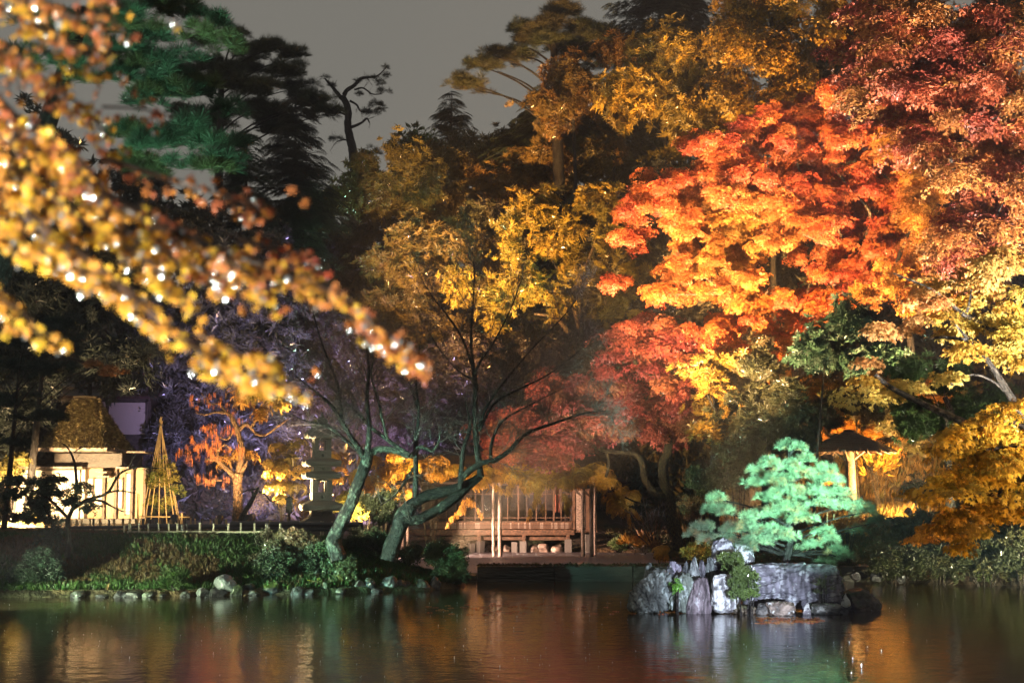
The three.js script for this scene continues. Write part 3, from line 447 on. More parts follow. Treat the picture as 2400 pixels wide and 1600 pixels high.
// ================================================================ thatched tea house and the white-walled building behind it
{
  const D = 54, p = foot(215, D), m = M(D), g = thing('tea_house', 'thatched tea house with brightly lit plaster walls', 'house', p), X = (px) => at(px, 1164, D).x - p.x, Y = (py) => at(215, py, D).y - p.y;
  const prism = (pts, z0, z1) => { const s = new THREE.Shape(pts.map(([x, y]) => new THREE.Vector2(X(x), Y(y)))); const q = new THREE.ExtrudeGeometry(s, { depth: z1 - z0, bevelEnabled: false }); q.translate(0, 0, z0); return q; };
  // hipped thatch: a bellied surface over a rectangular eave, ridge along x
  const eave = (v, side) => { const cx = lerp(X(112), X(300), 0.5), hx = (X(300) - X(112)) / 2; return hx; };
  const cx = X(196), hx = X(272) - cx, hz = 2.2, rx = X(194) - X(166), pos = [], idx = [], uv = [], N = 48, K = 14;
  for (let j = 0; j <= K; j++) for (let i = 0; i <= N; i++) {
    const t = j / K, a = i / N * 4, s = Math.floor(a) % 4, q = a - Math.floor(a), C = [[-1, 1], [1, 1], [1, -1], [-1, -1]], A = C[s], B = C[(s + 1) % 4], ux = lerp(A[0], B[0], q), uz = lerp(A[1], B[1], q), k = Math.pow(t, 0.82), rag = t < 0.1 ? 0 : 0.05 * fbm(ux * 5, t * 6, uz * 5 + s, 3);
    pos.push(cx - 0.25 * k + ux * (lerp(hx, rx, k) + rag), lerp(Y(1052), Y(934), t) + rag, -0.6 + uz * (lerp(hz, 0.12, k) + rag)); uv.push(a * 1.3, t * 2);
    if (i < N && j < K) { const b = j * (N + 1) + i; idx.push(b, b + 1, b + N + 1, b + 1, b + N + 2, b + N + 1); }
  }
  const th = new THREE.BufferGeometry(); th.setAttribute('position', new THREE.Float32BufferAttribute(pos, 3)); th.setAttribute('uv', new THREE.Float32BufferAttribute(uv, 2)); th.setIndex(idx); th.computeVertexNormals();
  const rf = mesh('roof', th, MAT.thatch, g);
  mesh('ridge', tube([V(cx - 0.25 - rx, Y(932), -0.6), V(cx - 0.25, Y(931), -0.6), V(cx - 0.25 + rx, Y(932), -0.6)], [0.12], { sides: 8 }), MAT.thatch, rf);
  { const f = new Fill(33), R = f.R; for (let i = 0; i < 2600; i++) { const t = R(), k = Math.pow(t, 0.82), ux = R() * 2 - 1, front = R() < 0.7; const x = cx - 0.25 * k + (front ? ux : 1) * lerp(hx, rx, k), z = -0.6 + (front ? 1 : ux) * lerp(hz, 0.12, k); f.put('grass', p.clone().add(V(x, lerp(Y(1052), Y(934), t) + 0.02, z)), V((R() - 0.5) + (front ? 0 : 0.9), -0.4, front ? 1 : R() - 0.5), 0.12 + R() * 0.06, f.color([lin(0.2, 0.15, 0.06), lin(0.14, 0.1, 0.05), lin(0.36, 0.29, 0.13)], 0.5)); } f.build('thatch_straw', MAT.grass, rf, p); }
  mesh('eave', joined([box(2 * hx + 0.1, 0.14, 2 * hz, cx, Y(1056), -0.6, 0.02), box(X(338) - X(262), 0.07, 1.8, X(300), Y(1059), -0.8, 0.02)]), MAT.woodPale, g);
  mesh('upper_wall', box(X(290) - X(130), Y(1062) - Y(1097), 3, (X(290) + X(130)) / 2, (Y(1062) + Y(1097)) / 2, -1.1), MAT.woodDark, g);
  mesh('plaster_wall', box(X(192) - X(38), Y(1102) + 0.3, 0.2, (X(192) + X(38)) / 2, (Y(1102) - 0.3) / 2, 0.3), MAT.plaster, g);
  mesh('side_wall', box(0.2, Y(1100) + 0.3, 2.6, X(194), (Y(1100) - 0.3) / 2, -1.1), MAT.plaster, g);
  mesh('awning', box(X(208) - X(52), 0.09, 1.1, (X(208) + X(52)) / 2, Y(1097), 0.45, 0.02), MAT.woodPale, g);
  mesh('back_wall', box(X(340) - X(194), Y(1095) + 0.3, 0.2, (X(340) + X(194)) / 2, (Y(1095) - 0.3) / 2, -0.35), MAT.plasterOchre, g);
  for (const [a, b, y0, y1] of [[193, 213, 1122, 1190], [216, 236, 1122, 1190], [272, 283, 1122, 1190], [290, 303, 1110, 1205]]) { const d = mesh('door_panel', box(X(b) - X(a), Y(y0) - Y(y1), 0.05, (X(a) + X(b)) / 2, (Y(y0) + Y(y1)) / 2, -0.2), MAT.plaster, g); mesh('frame', joined([box(0.05, Y(y0) - Y(y1) + 0.1, 0.07, X(a), (Y(y0) + Y(y1)) / 2, -0.19), box(0.05, Y(y0) - Y(y1) + 0.1, 0.07, X(b), (Y(y0) + Y(y1)) / 2, -0.19)]), MAT.wood, d); }
  for (const px of [194, 240, 268, 306, 336]) mesh('pillar', box(0.11, Y(1095) + 0.3, 0.11, X(px), (Y(1095) - 0.3) / 2, -0.12), MAT.wood, g);
  mesh('porch_roof', joined([box(X(312) - X(282), 0.07, 1.0, X(297), Y(1097), 0.3).rotateZ(0), box(X(258) - X(232), 0.06, 0.8, X(245), Y(1107), 0.2), box(X(262) - X(236), 0.06, 0.6, X(249), Y(1117), 0.2)]), MAT.woodPale, g);
  mesh('foundation', box(X(340) - X(36), 0.35, 3.6, (X(340) + X(36)) / 2, 0.02, -1.2), MAT.granite, g);
}
{
  const D = 62, p = foot(285, D), g = thing('storehouse', 'tall dim storehouse with pale plaster panels behind the thatched roof', 'house', p), X = (px) => at(px, 1164, D).x - p.x, Y = (py) => at(285, py, D).y - p.y;
  mesh('wall', box(X(345) - X(120), Y(905) + 0.5, 3, (X(345) + X(120)) / 2, (Y(905) - 0.5) / 2, -1.6), MAT.woodDark, g);
  for (const [a, b, y0, y1] of [[247, 334, 917, 934], [247, 334, 943, 1018], [231, 240, 932, 960], [198, 240, 917, 926]]) mesh('plaster_panel', box(X(b) - X(a), Y(y0) - Y(y1), 0.08, (X(a) + X(b)) / 2, (Y(y0) + Y(y1)) / 2, -0.08), S({ color: lin(0.3, 0.25, 0.2), bumpMap: T.earth, bumpScale: 0.006, roughness: 0.9 }), g);
  for (const [a, b, y0, y1] of [[241, 246, 905, 1030], [335, 342, 905, 1030]]) mesh('post', box(X(b) - X(a), Y(y0) - Y(y1), 0.14, (X(a) + X(b)) / 2, (Y(y0) + Y(y1)) / 2, -0.04), MAT.woodDark, g);
  mesh('beam', box(X(345) - X(190), 0.14, 0.12, (X(345) + X(190)) / 2, Y(938), -0.03), MAT.woodDark, g);
  mesh('roof', joined([box(X(370) - X(90), 0.15, 2.4, (X(370) + X(90)) / 2, 0, 0).rotateX(0.5).translate(0, Y(902), -0.6), box(X(370) - X(90), 0.15, 2.4, (X(370) + X(90)) / 2, 0, 0).rotateX(-0.5).translate(0, Y(902), -2.6)]), MAT.shingle, g);
}
// ---- bamboo pole cone over a shrub (winter rigging)
{
  const D = 46, p = foot(378, D), m = M(D), g = thing('pole_cone', 'cone of bamboo poles tied at the top over a shrub', 'plant support', p), R = rngOf(34), top = at(376, 990, D).sub(p);
  for (let i = 0; i < 15; i++) { const a = i / 15 * 6.283 + 0.2, r = 0.62 + R() * 0.06, b = V(Math.cos(a) * r, 0, Math.sin(a) * r * 0.9), e = top.clone().add(V(-Math.cos(a) * 0.05 + (R() - 0.5) * 0.05, 0.05 + R() * 0.15, -Math.sin(a) * 0.05)); mesh('pole', tube([b, b.clone().lerp(e, 0.5).add(V(0, 0, 0)), e], [0.018, 0.012], { sides: 6, per: 3 }), MAT.bambooTan, g); }
  mesh('tie', new THREE.TorusGeometry(0.06, 0.018, 6, 14).rotateX(Math.PI / 2).translate(top.x, top.y - 0.1, top.z), MAT.rope, g);
  mesh('guard_rail', joined([bar(V(-0.55, 0.0, 0.75), V(-0.55, 1.1, 0.75), 0.035), bar(V(0.85, 0, 0.8), V(0.85, 0.5, 0.8), 0.03), bar(V(-0.5, 0.38, 0.78), V(1.1, 0.36, 0.78), 0.02)]), MAT.bambooTan, g);
  const s = at(378, 1150, D); shrub('leafy green-yellow shrub inside the cone of bamboo poles', 380, 1146, 46, 66, D, { size: 0.14, pal: [lin(0.2, 0.19, 0.035), lin(0.13, 0.15, 0.03), lin(0.26, 0.21, 0.04)], dens: 0.65, sub: 0.3, name: 'garden_shrub', mat: MAT.leaf });
}
// ---- generic leafy tree: trunk and limbs that lead to clumps of foliage
function tree(name, label, { cat = 'tree', D, base, top, blobs, kind, mat = MAT.leaf, pal, size, sub, dens = 1, flat = 0.7, up = 0.5, rt = 0.2, bark = MAT.bark, seed, limbs = true, shell = 0.45, jit = 0.42, cull = 0.45, soft = 0, group, depthK = 0.8, tint, spread = 1.5, limbR = 0.22, stems, foliage = 'crown', kx = 1, ky = 1, extra = 0, split = 0, back: behind }) {
  const p = foot(base, D), g = thing(name, label, cat, p, group), f = new Fill(seed), m = M(D), o = { kind, size, sub, dens, flat, pal, up, shell, jit, back: cull, soft, tint }, T0 = [], L = [];
  const tp = top ? at(top[0], top[1], D).sub(p) : null, mid = tp && p.clone().set(lerp(0, tp.x, 0.45) + (f.R() - 0.5) * 0.3, tp.y * 0.5, (f.R() - 0.5) * 0.3);
  if (tp) T0.push(tube([V(0, -0.3, 0), mid, tp], [rt, rt * 0.8, rt * 0.35], { sides: 10, per: 6, wob: 0.3, seed }));
  for (const [x, y, rx] of behind ?? []) f.ellipsoid(at(x, y, D + 0.5 + f.R() * 1.1), V(rx * m * 1.1, rx * m * 0.7, rx * m * 0.6), { ...o, flat: 0.7, sub: sub * 1.2, dens: dens * 0.95, up: 0.35 });
  if (split) blobs = blobs.flatMap(([x, y, rx, ry]) => Array.from({ length: split }, () => { const s = (0.3 + f.R() * 0.3) * (split > 5 ? 0.9 : 1.15); return [x + (f.R() - 0.5) * rx * 1.6, y + (f.R() - 0.5) * ry * 2.6, rx * s, ry * (0.5 + f.R() * 0.55)]; }));
  for (const [x, y, rx, ry, dz = (f.R() - 0.5) * spread * 2, oo] of blobs) {
    const c = at(x, y, D - dz), r = V(rx * m * kx, ry * m * ky, rx * m * depthK); f.ellipsoid(c, r, oo ? { ...o, ...oo } : o);
    for (let e = 0; e < extra; e++) f.ellipsoid(c.clone().add(V((f.R() - 0.5) * rx * m * 1.5, (f.R() - 0.5) * ry * m * 2.6, (f.R() - 0.6) * 1.6)), r.clone().multiplyScalar(0.55), o);
    if (tp && limbs && !(split && f.R() < 0.8)) { const e = c.clone().sub(p), a = clamp((e.y - 0.4 * Math.abs(e.x - tp.x) - 0.5) / tp.y, 0.2, 0.97), s = V().copy(a < 0.5 ? V(0, 0, 0).lerp(mid, a * 2) : mid.clone().lerp(tp, a * 2 - 1)), q = s.clone().lerp(e, 0.5); q.y += (e.y - s.y) * 0.12 + 0.1; L.push(tube([s, q, e], [rt * limbR, rt * limbR * 0.3], { sides: 6, per: 4, wob: 0.2 })); }
  }
  (stems ?? []).forEach(([pts, rad]) => T0.push(tube(pts.map(([x, y, dz = 0]) => at(x, y, D - dz).sub(p)), rad.map((r) => r * m), { sides: 9, per: 6, wob: 0.3, seed })));
  if (T0.length) mesh('trunk', joined(T0), bark, g); if (L.length) mesh('branches', joined(L), bark, g);
  f.build(foliage, mat, g, p); return g;
}
// tree with hanging seed pods, warm lit trunk
{
  const D = 48, g = tree('pod_tree', 'warmly lit gnarled tree with hanging brown seed pods and yellow leaves', { D, base: 557, blobs: [[560, 945, 40, 24], [600, 975, 40, 20], [545, 1010, 30, 16], [570, 1065, 60, 18], [530, 1080, 30, 14], [620, 925, 40, 30], [560, 1040, 20, 20], [590, 915, 60, 30], [650, 950, 40, 26]], kind: 'pinnate', pal: [lin(0.4, 0.24, 0.05), lin(0.32, 0.18, 0.04), lin(0.22, 0.18, 0.04)], size: 0.24, sub: 0.5, dens: 0.5, seed: 36, bark: MAT.barkPale, stems: [
    [[[557, 1228], [557, 1180], [556, 1140], [556, 1110]], [14, 11.5, 11, 13]], [[[553, 1118], [530, 1098], [508, 1080], [480, 1075]], [8, 6, 4, 2]], [[[508, 1080], [512, 1052], [526, 1042], [540, 1052]], [4, 3, 2.4, 1.5]], [[[560, 1115], [575, 1090], [580, 1080]], [6, 4, 2]],
    [[[557, 1115], [566, 1060], [560, 1024], [545, 985], [535, 970], [505, 966], [480, 972], [456, 966]], [8, 7.5, 7, 6, 4.5, 3, 2.2, 1]], [[[560, 1006], [578, 994], [600, 1016], [618, 1020], [650, 1000], [674, 982]], [5, 4, 3, 2.6, 2, 1]], [[[535, 972], [510, 946], [492, 946], [470, 920]], [3, 2.2, 1.6, 0.8]], [[[552, 1000], [530, 1030], [490, 1005]], [3, 2, 1]], [[[520, 1125], [485, 1128], [460, 1138]], [2.4, 1.8, 1]], [[[590, 1000], [610, 960], [640, 930], [655, 905]], [4, 3, 2, 1]]] });
  const f = new Fill(37); for (const [x, y, rx, ry, n] of [[460, 1055, 45, 18, 30], [480, 1022, 35, 14, 22], [510, 1000, 40, 12, 22], [530, 1050, 40, 20, 24], [480, 930, 40, 18, 14], [488, 1110, 40, 12, 12], [590, 950, 60, 30, 16], [505, 1120, 30, 10, 8]]) for (let i = 0; i < n; i++) { const e = rdir(f.R); f.put('pod', at(x + e.x * rx, y + e.y * ry, D + e.z * 0.6), UPV, 0.22 + f.R() * 0.12, f.color([lin(0.34, 0.12, 0.04), lin(0.26, 0.1, 0.04)])); }
  f.build('seed_pods', MAT.leaf, g, g.position);
}
const bushO = { name: 'garden_bush', cat: 'bush', mat: MAT.leaf, kind: 'pinnate', size: 0.2, sub: 0.4, dens: 0.8, flat: 0.7, up: 0.3 };
shrub('amber yellow-leaved bush left of the stone pagoda', 668, 1110, 52, 96, 46.5, { ...bushO, pal: [lin(0.42, 0.27, 0.05), lin(0.36, 0.25, 0.06), lin(0.28, 0.22, 0.06)] });
shrub('amber sprays of a bush behind the stone pagoda', 775, 1090, 44, 60, 47, { ...bushO, pal: PAL.amber, dens: 0.4 });
shrub('low bright yellow bush at the foot of the pagoda', 735, 1195, 50, 28, 45, { ...bushO, pal: PAL.yellow });
shrub('brightest yellow leafy bush between the two cherry trunks', 905, 1125, 84, 66, 46, { ...bushO, pal: PAL.yellow, dens: 0.8 });
shrub('yellow leaves behind the second cherry trunk', 1010, 1110, 60, 42, 48, { ...bushO, pal: PAL.amber, dens: 0.7 });
shrub('bright yellow-green low growth below the brightest yellow bush', 840, 1185, 70, 34, 44.5, { ...bushO, pal: [lin(0.5, 0.42, 0.06), lin(0.4, 0.38, 0.07)], dens: 0.9 });
// ================================================================ pavilion over the water, wisteria trellis
{
  const D = 57, p = foot(1165, 59), m = M(D); p.z = -D; p.x = at(1165, 1164, D).x; p.y = 0;
  const g = thing('water_pavilion', 'wooden pavilion with glazed front standing over the pond on stone piers', 'pavilion', p), X = (px) => at(px, 1164, D).x - p.x, Y = (py) => at(1165, py, D).y - p.y;
  const bx = (x0, x1, y0, y1, d, z) => box(X(x1) - X(x0), Y(y0) - Y(y1), d, (X(x0) + X(x1)) / 2, (Y(y0) + Y(y1)) / 2, z);
  mesh('deck_beam', bx(958, 1346, 1240, 1253, 0.3, 0.1), MAT.wood, g); mesh('deck', box(X(1346) - X(958), 0.1, 3.6, (X(1346) + X(958)) / 2, Y(1242), -1.8), MAT.wood, g);
  mesh('under_beam', bx(960, 1330, 1258, 1266, 0.18, -0.35), MAT.wood, g); mesh('under_beam', bx(960, 1330, 1252, 1258, 0.14, -1.5), MAT.wood, g);
  { const R = rngOf(44), vs = [0, 1, 2, 3].map((i) => box(0.058, Y(1224) - Y(1239) - 0.01 * i, 0.03, 0, 0, 0)); for (let px = 1012; px < 1341; px += 3.7) { const s = mesh('slat', vs[Math.floor(R() * 4)], R() < 0.3 ? MAT.woodPale : MAT.wood, g); s.position.set(X(px), (Y(1224) + Y(1239)) / 2, 0.16 + R() * 0.02); } }
  mesh('sill_rail', bx(1005, 1344, 1221, 1224.5, 0.14, 0.16), MAT.wood, g);
  for (const y of [1157.5, 1213]) mesh('window_rail', bx(980, 1340, y - 1.2, y + 1.2, 0.05, 0.02), MAT.wood, g);
  for (const [px, w, mt] of [[1002, 4, 0], [1026, 4, 0], [1046, 2.2, 1], [1068, 2, 1], [1089, 3, 1], [1114, 2.4, 1], [1131, 4.5, 0], [1190, 2.2, 1], [1215, 3.6, 1], [1235, 4.6, 0], [1257, 3, 1], [1279, 2.2, 1], [1298, 4.2, 1], [1315, 2.4, 1], [1325, 3.6, 0], [1338, 4.5, 0]]) mesh('post', bx(px - w / 2, px + w / 2, 1128, 1224, 0.1, 0.0), mt ? MAT.wood : MAT.woodDark, g);
  for (const [a, b] of [[1047, 1088], [1090, 1130], [1133, 1189], [1191, 1234], [1237, 1278], [1280, 1314]]) mesh('pane', bx(a, b, 1159, 1212, 0.008, -0.02), MAT.glass, g);
  { let i = 0; for (let px = 1050; px < 1335; px += 9) if (i++ % 5) mesh('mullion', bx(px - 0.6, px + 0.6, 1133, 1157, 0.03, 0.01), MAT.wood, g); }
  mesh('back_wall', bx(975, 1345, 1125, 1240, 0.12, -3.4), MAT.woodDark, g); mesh('inner_panel', bx(1302, 1312, 1140, 1200, 0.05, -0.5), S({ color: lin(0.5, 0.16, 0.1), roughness: 0.6 }), g); mesh('side_wall', box(0.1, Y(1125) - Y(1240), 3.4, X(1345), (Y(1125) + Y(1240)) / 2, -1.7), MAT.woodDark, g);
  for (const [a, b] of [[1341, 1348], [1350, 1371], [1373, 1381], [1383, 1391], [1393, 1397]]) mesh('shutter_board', bx(a, b, 1150, 1243, 0.06, 0.12), a % 2 ? MAT.wood : MAT.woodPale, g);
  mesh('shutter_rail', joined([bx(1339, 1399, 1146, 1150, 0.14, 0.12), bx(1339, 1399, 1243, 1247, 0.14, 0.12)]), MAT.wood, g);
  for (const px of [1123, 1228, 1332, 1018]) mesh('short_post', bx(px - 4.5, px + 4.5, 1250, 1270, 0.16, -0.15), MAT.wood, g);
  const rk = (a, b, y0, y1, s) => { const q = rockGeo(s, (X(b) - X(a)) * 0.56, (Y(y0) - Y(y1)) * 0.58, 0.16, { detail: 6, cuts: 4, rough: 0.06, lichen: 0.1, base: lin(0.28, 0.24, 0.2) }); const k = mesh('stone_pier', box((X(b) - X(a)), Y(y0) - Y(y1), 0.3, 0, 0, 0, 0.02), MAT.granite, g); k.position.set((X(a) + X(b)) / 2, (Y(y0) + Y(y1)) / 2, -0.15); k.rotation.y = s * 0.3; };
  [[1099, 1112, 1273, 1299, 1], [1118, 1133, 1268, 1299, 2], [1202, 1216, 1270, 1299, 3], [1221, 1234, 1268, 1299, 4], [1326, 1339, 1264, 1299, 5], [1373, 1384, 1252, 1299, 6], [1010, 1024, 1268, 1299, 7]].forEach((a) => rk(...a));
  // roof of thin shingle courses, low hipped
  const rows = 9; for (let i = 0; i < rows; i++) { const t = i / rows, y = lerp(Y(1128), Y(1062), t), z = lerp(1.1, -1.6, t); mesh('shingle', box(lerp(X(1430) - X(925), X(1330) - X(1020), t), 0.05, 0.42, X(1175), y, z).applyMatrix4(new THREE.Matrix4().makeTranslation(0, -y, -z).premultiply(new THREE.Matrix4().makeRotationX(0.36)).premultiply(new THREE.Matrix4().makeTranslation(0, y, z))), MAT.shingle, g); }
  mesh('roof_slab', box(X(1400) - X(950), 0.1, 3.0, 0, 0, 0).applyMatrix4(new THREE.Matrix4().makeTranslation(X(1175), (Y(1128) + Y(1062)) / 2 - 0.1, -0.3).multiply(new THREE.Matrix4().makeRotationX(0.4))), MAT.woodDark, g);
  mesh('roof_slab', box(X(1400) - X(950), 0.1, 3.2, 0, 0, 0).applyMatrix4(new THREE.Matrix4().makeTranslation(X(1175), (Y(1128) + Y(1062)) / 2 - 0.1, -3.0).multiply(new THREE.Matrix4().makeRotationX(-0.4))), MAT.shingle, g);
  mesh('ridge', bx(1015, 1335, 1056, 1064, 0.3, -1.65), MAT.shingle, g);
}
{ // stones on the far shore under the pavilion
  const R = rngOf(46), xs = [[1072, 20, 14], [1146, 24, 16], [1165, 26, 18], [1188, 22, 18], [1250, 30, 20], [1276, 36, 26], [1305, 30, 22], [1350, 22, 18], [1420, 30, 18], [1445, 40, 16], [1480, 30, 14], [1215, 18, 12], [1515, 34, 14]];
  xs.forEach(([px, w, h], i) => { const D = 57.3, m = M(D), p = at(px, 1164, D); p.y = 0.08; const r = mesh('far_stone', rockGeo(300 + i, w * m * 0.55, h * m * 0.7, w * m * 0.5, { detail: 6, lichen: 0.05, base: lin(0.22, 0.17, 0.14) }), MAT.wetRock, scene); r.position.copy(p); r.position.z -= R() * 1.0; r.rotation.y = R() * 3; tag(r, `brown stone on the far bank under the pavilion, ${i === 0 ? 'leftmost' : i === 12 ? 'rightmost' : (xs.filter((q) => q[0] <= px).length) + 'th from the left'}`, 'stone', 'stones under the pavilion'); });
}
{ // wisteria trellis: paired posts, beams, braces, vines
  const D = 53.5, p = foot(1165, D), m = M(D); p.y = 0; const g = thing('wisteria_trellis', 'wisteria trellis on pale paired posts with yellow hanging leaves over the pond', 'trellis', p), W = (x, y, dz = 0) => at(x, y, D - dz).sub(p);
  for (const [x, r, y0, dz] of [[1157, 4.2, 1128, 0], [1172, 5, 1128, 0.25], [1367, 5, 1130, 0], [1387, 5, 1130, 0.3], [943, 4, 1128, 0.2], [955, 4, 1128, 0], [1395, 3, 1140, -1]]) mesh('post', tube([W(x, 1304, dz), W(x - 1, 1220, dz), W(x, y0, dz)], [r * m, r * 0.85 * m], { sides: 9, per: 6, wob: 0.12 }), MAT.woodPale, g);
  mesh('brace', joined([bar(W(1338, 1138), W(1367, 1167), 2.4 * m), bar(W(1352, 1133, 0.3), W(1386, 1166, 0.3), 2.4 * m)]), MAT.woodPale, g);
  for (const [x0, x1, y, dz] of [[880, 1480, 1132, 0], [890, 1470, 1129, 0.8], [900, 1460, 1126, -0.8], [900, 1460, 1124, -1.6]]) mesh('beam', bar(W(x0, y, dz), W(x1, y - 2, dz), 0.045, 0.04), MAT.woodDark, g);
  { const st = []; for (let x = 890; x < 1480; x += 34) st.push(bar(W(x, 1127, 1.2), W(x + 2, 1119, -2), 0.025)); mesh('cross_pole', joined(st), MAT.wood, g, 'stuff'); }
  const f = new Fill(48), o = { kind: 'pinnate', size: 0.23, sub: 0.36, dens: 1.25, flat: 0.8, pal: PAL.amber, up: 0.25, shell: 0.3 };
  for (const [x, y, rx, ry, dz] of [[1150, 1112, 48, 30, 0.9], [1210, 1122, 44, 22, 1.2], [1300, 1128, 50, 20, 1.2], [1360, 1128, 44, 18, 1.1], [1410, 1135, 36, 20, 1.2], [1120, 1128, 40, 20, 1.1], [1195, 1100, 40, 22, 0.3], [1235, 1098, 46, 26, 0.8], [1268, 1115, 34, 26, 1], [1300, 1122, 40, 18, 0.6], [1345, 1120, 44, 16, 0], [1385, 1108, 40, 20, 0.4], [1420, 1125, 34, 18, 0.8], [1450, 1150, 30, 22, 1], [1478, 1170, 24, 20, 1.1], [1250, 1135, 40, 16, 1.1], [1110, 1108, 30, 18, 0], [1060, 1105, 40, 20, -0.4], [1000, 1100, 44, 22, -0.4], [1440, 1185, 20, 18, 1.2], [1330, 1100, 60, 18, -1, ], [1220, 1080, 70, 14, -1.2]]) f.ellipsoid(at(x, y, D - dz), V(rx * m, ry * m, 0.9), o);
  for (const [x0, y0, x1, y1, n] of [[1262, 1130, 1258, 1165, 22], [1270, 1130, 1238, 1210, 34], [1250, 1120, 1278, 1198, 22], [1098, 1162, 1048, 1224, 26], [1090, 1165, 1078, 1205, 14], [1100, 1162, 1134, 1206, 12], [1322, 1150, 1330, 1185, 26], [1335, 1160, 1330, 1195, 16], [1430, 1150, 1462, 1200, 40], [1455, 1170, 1500, 1205, 34], [1470, 1180, 1480, 1230, 16], [1410, 1130, 1440, 1205, 20], [1200, 1120, 1190, 1150, 16], [1160, 1130, 1185, 1150, 12], [1228, 1125, 1236, 1150, 14]]) for (let i = 0; i < n; i++) { const t = f.R(); f.put('hang', at(lerp(x0, x1, t) + (f.R() - 0.5) * 10, lerp(y0, y1, t), D - 0.9 - f.R() * 0.4), V((f.R() - 0.5) * 0.8, 1, (f.R() - 0.5) * 0.8), 0.16 + f.R() * 0.06, f.color(PAL.yellow, 0.3)); }
  f.build('leaves', MAT.leaf, g, p);
  mesh('vine', joined([[[1098, 1160], [1085, 1185], [1052, 1222]], [[1102, 1160], [1120, 1180], [1135, 1208]], [[1268, 1132], [1252, 1170], [1238, 1208]], [[1420, 1135], [1455, 1165], [1500, 1200], [1520, 1240]], [[1280, 1130], [1300, 1150], [1310, 1178]]].map((q) => tube(q.map(([x, y]) => W(x, y, 0.9)), [0.018, 0.008], { sides: 5 }))), MAT.bark, g);
}
// low stone causeway between the island and the rock islet
{
  const D = 38.2, a = at(1119, 1340, D), b = at(2000, 1340, D), L = [], R = rngOf(50), p = V(a.x, 0, -D), g = thing('causeway', 'long low dark stone causeway between the left island and the rock islet', 'causeway', p), vs = [0, 1, 2].map((i) => { const q = new THREE.BoxGeometry(1, 0.4, 1.2, 8, 4, 4), v = V(), s = q.attributes.position; for (let k = 0; k < s.count; k++) { v.fromBufferAttribute(s, k); s.setXYZ(k, v.x, v.y + 0.012 * fbm(v.x * 5 + i * 9, v.y * 5, v.z * 5), v.z + 0.03 * fbm(v.x * 4 + i * 5, v.y * 4, v.z * 4)); } q.computeVertexNormals(); return q; }), mt = S({ color: lin(0.035, 0.035, 0.033), bumpMap: T.stone, bumpScale: 0.03, roughness: 0.5 });
  let x = 0; while (x < b.x - a.x) { const w = 1.3 + R() * 1.2, s = mesh('stone', vs[Math.floor(R() * 3)], mt, g); s.scale.set(w - 0.02, 1, 1); s.position.set(x + w / 2, 0.19 + (R() - 0.5) * 0.012, (R() - 0.5) * 0.05); x += w; }
  { const f = new Fill(51); for (let i = 0; i < 900; i++) { const u = f.R(); f.put(u < 0.5 ? 'grass' : 'shrub', p.clone().add(V(f.R() * (b.x - a.x), 0.39, 0.62 - f.R() * f.R() * 1.2)), V(0, 1, 0.3), 0.04 + f.R() * 0.05, f.color([lin(0.03, 0.04, 0.015), lin(0.05, 0.045, 0.02)])); } f.build('moss', MAT.grass, g, p); }
  const e = mesh('step', vs[1], mt, g); e.scale.set(0.75, 0.5, 1.2); e.position.set(-0.4, 0.06, 0);
}

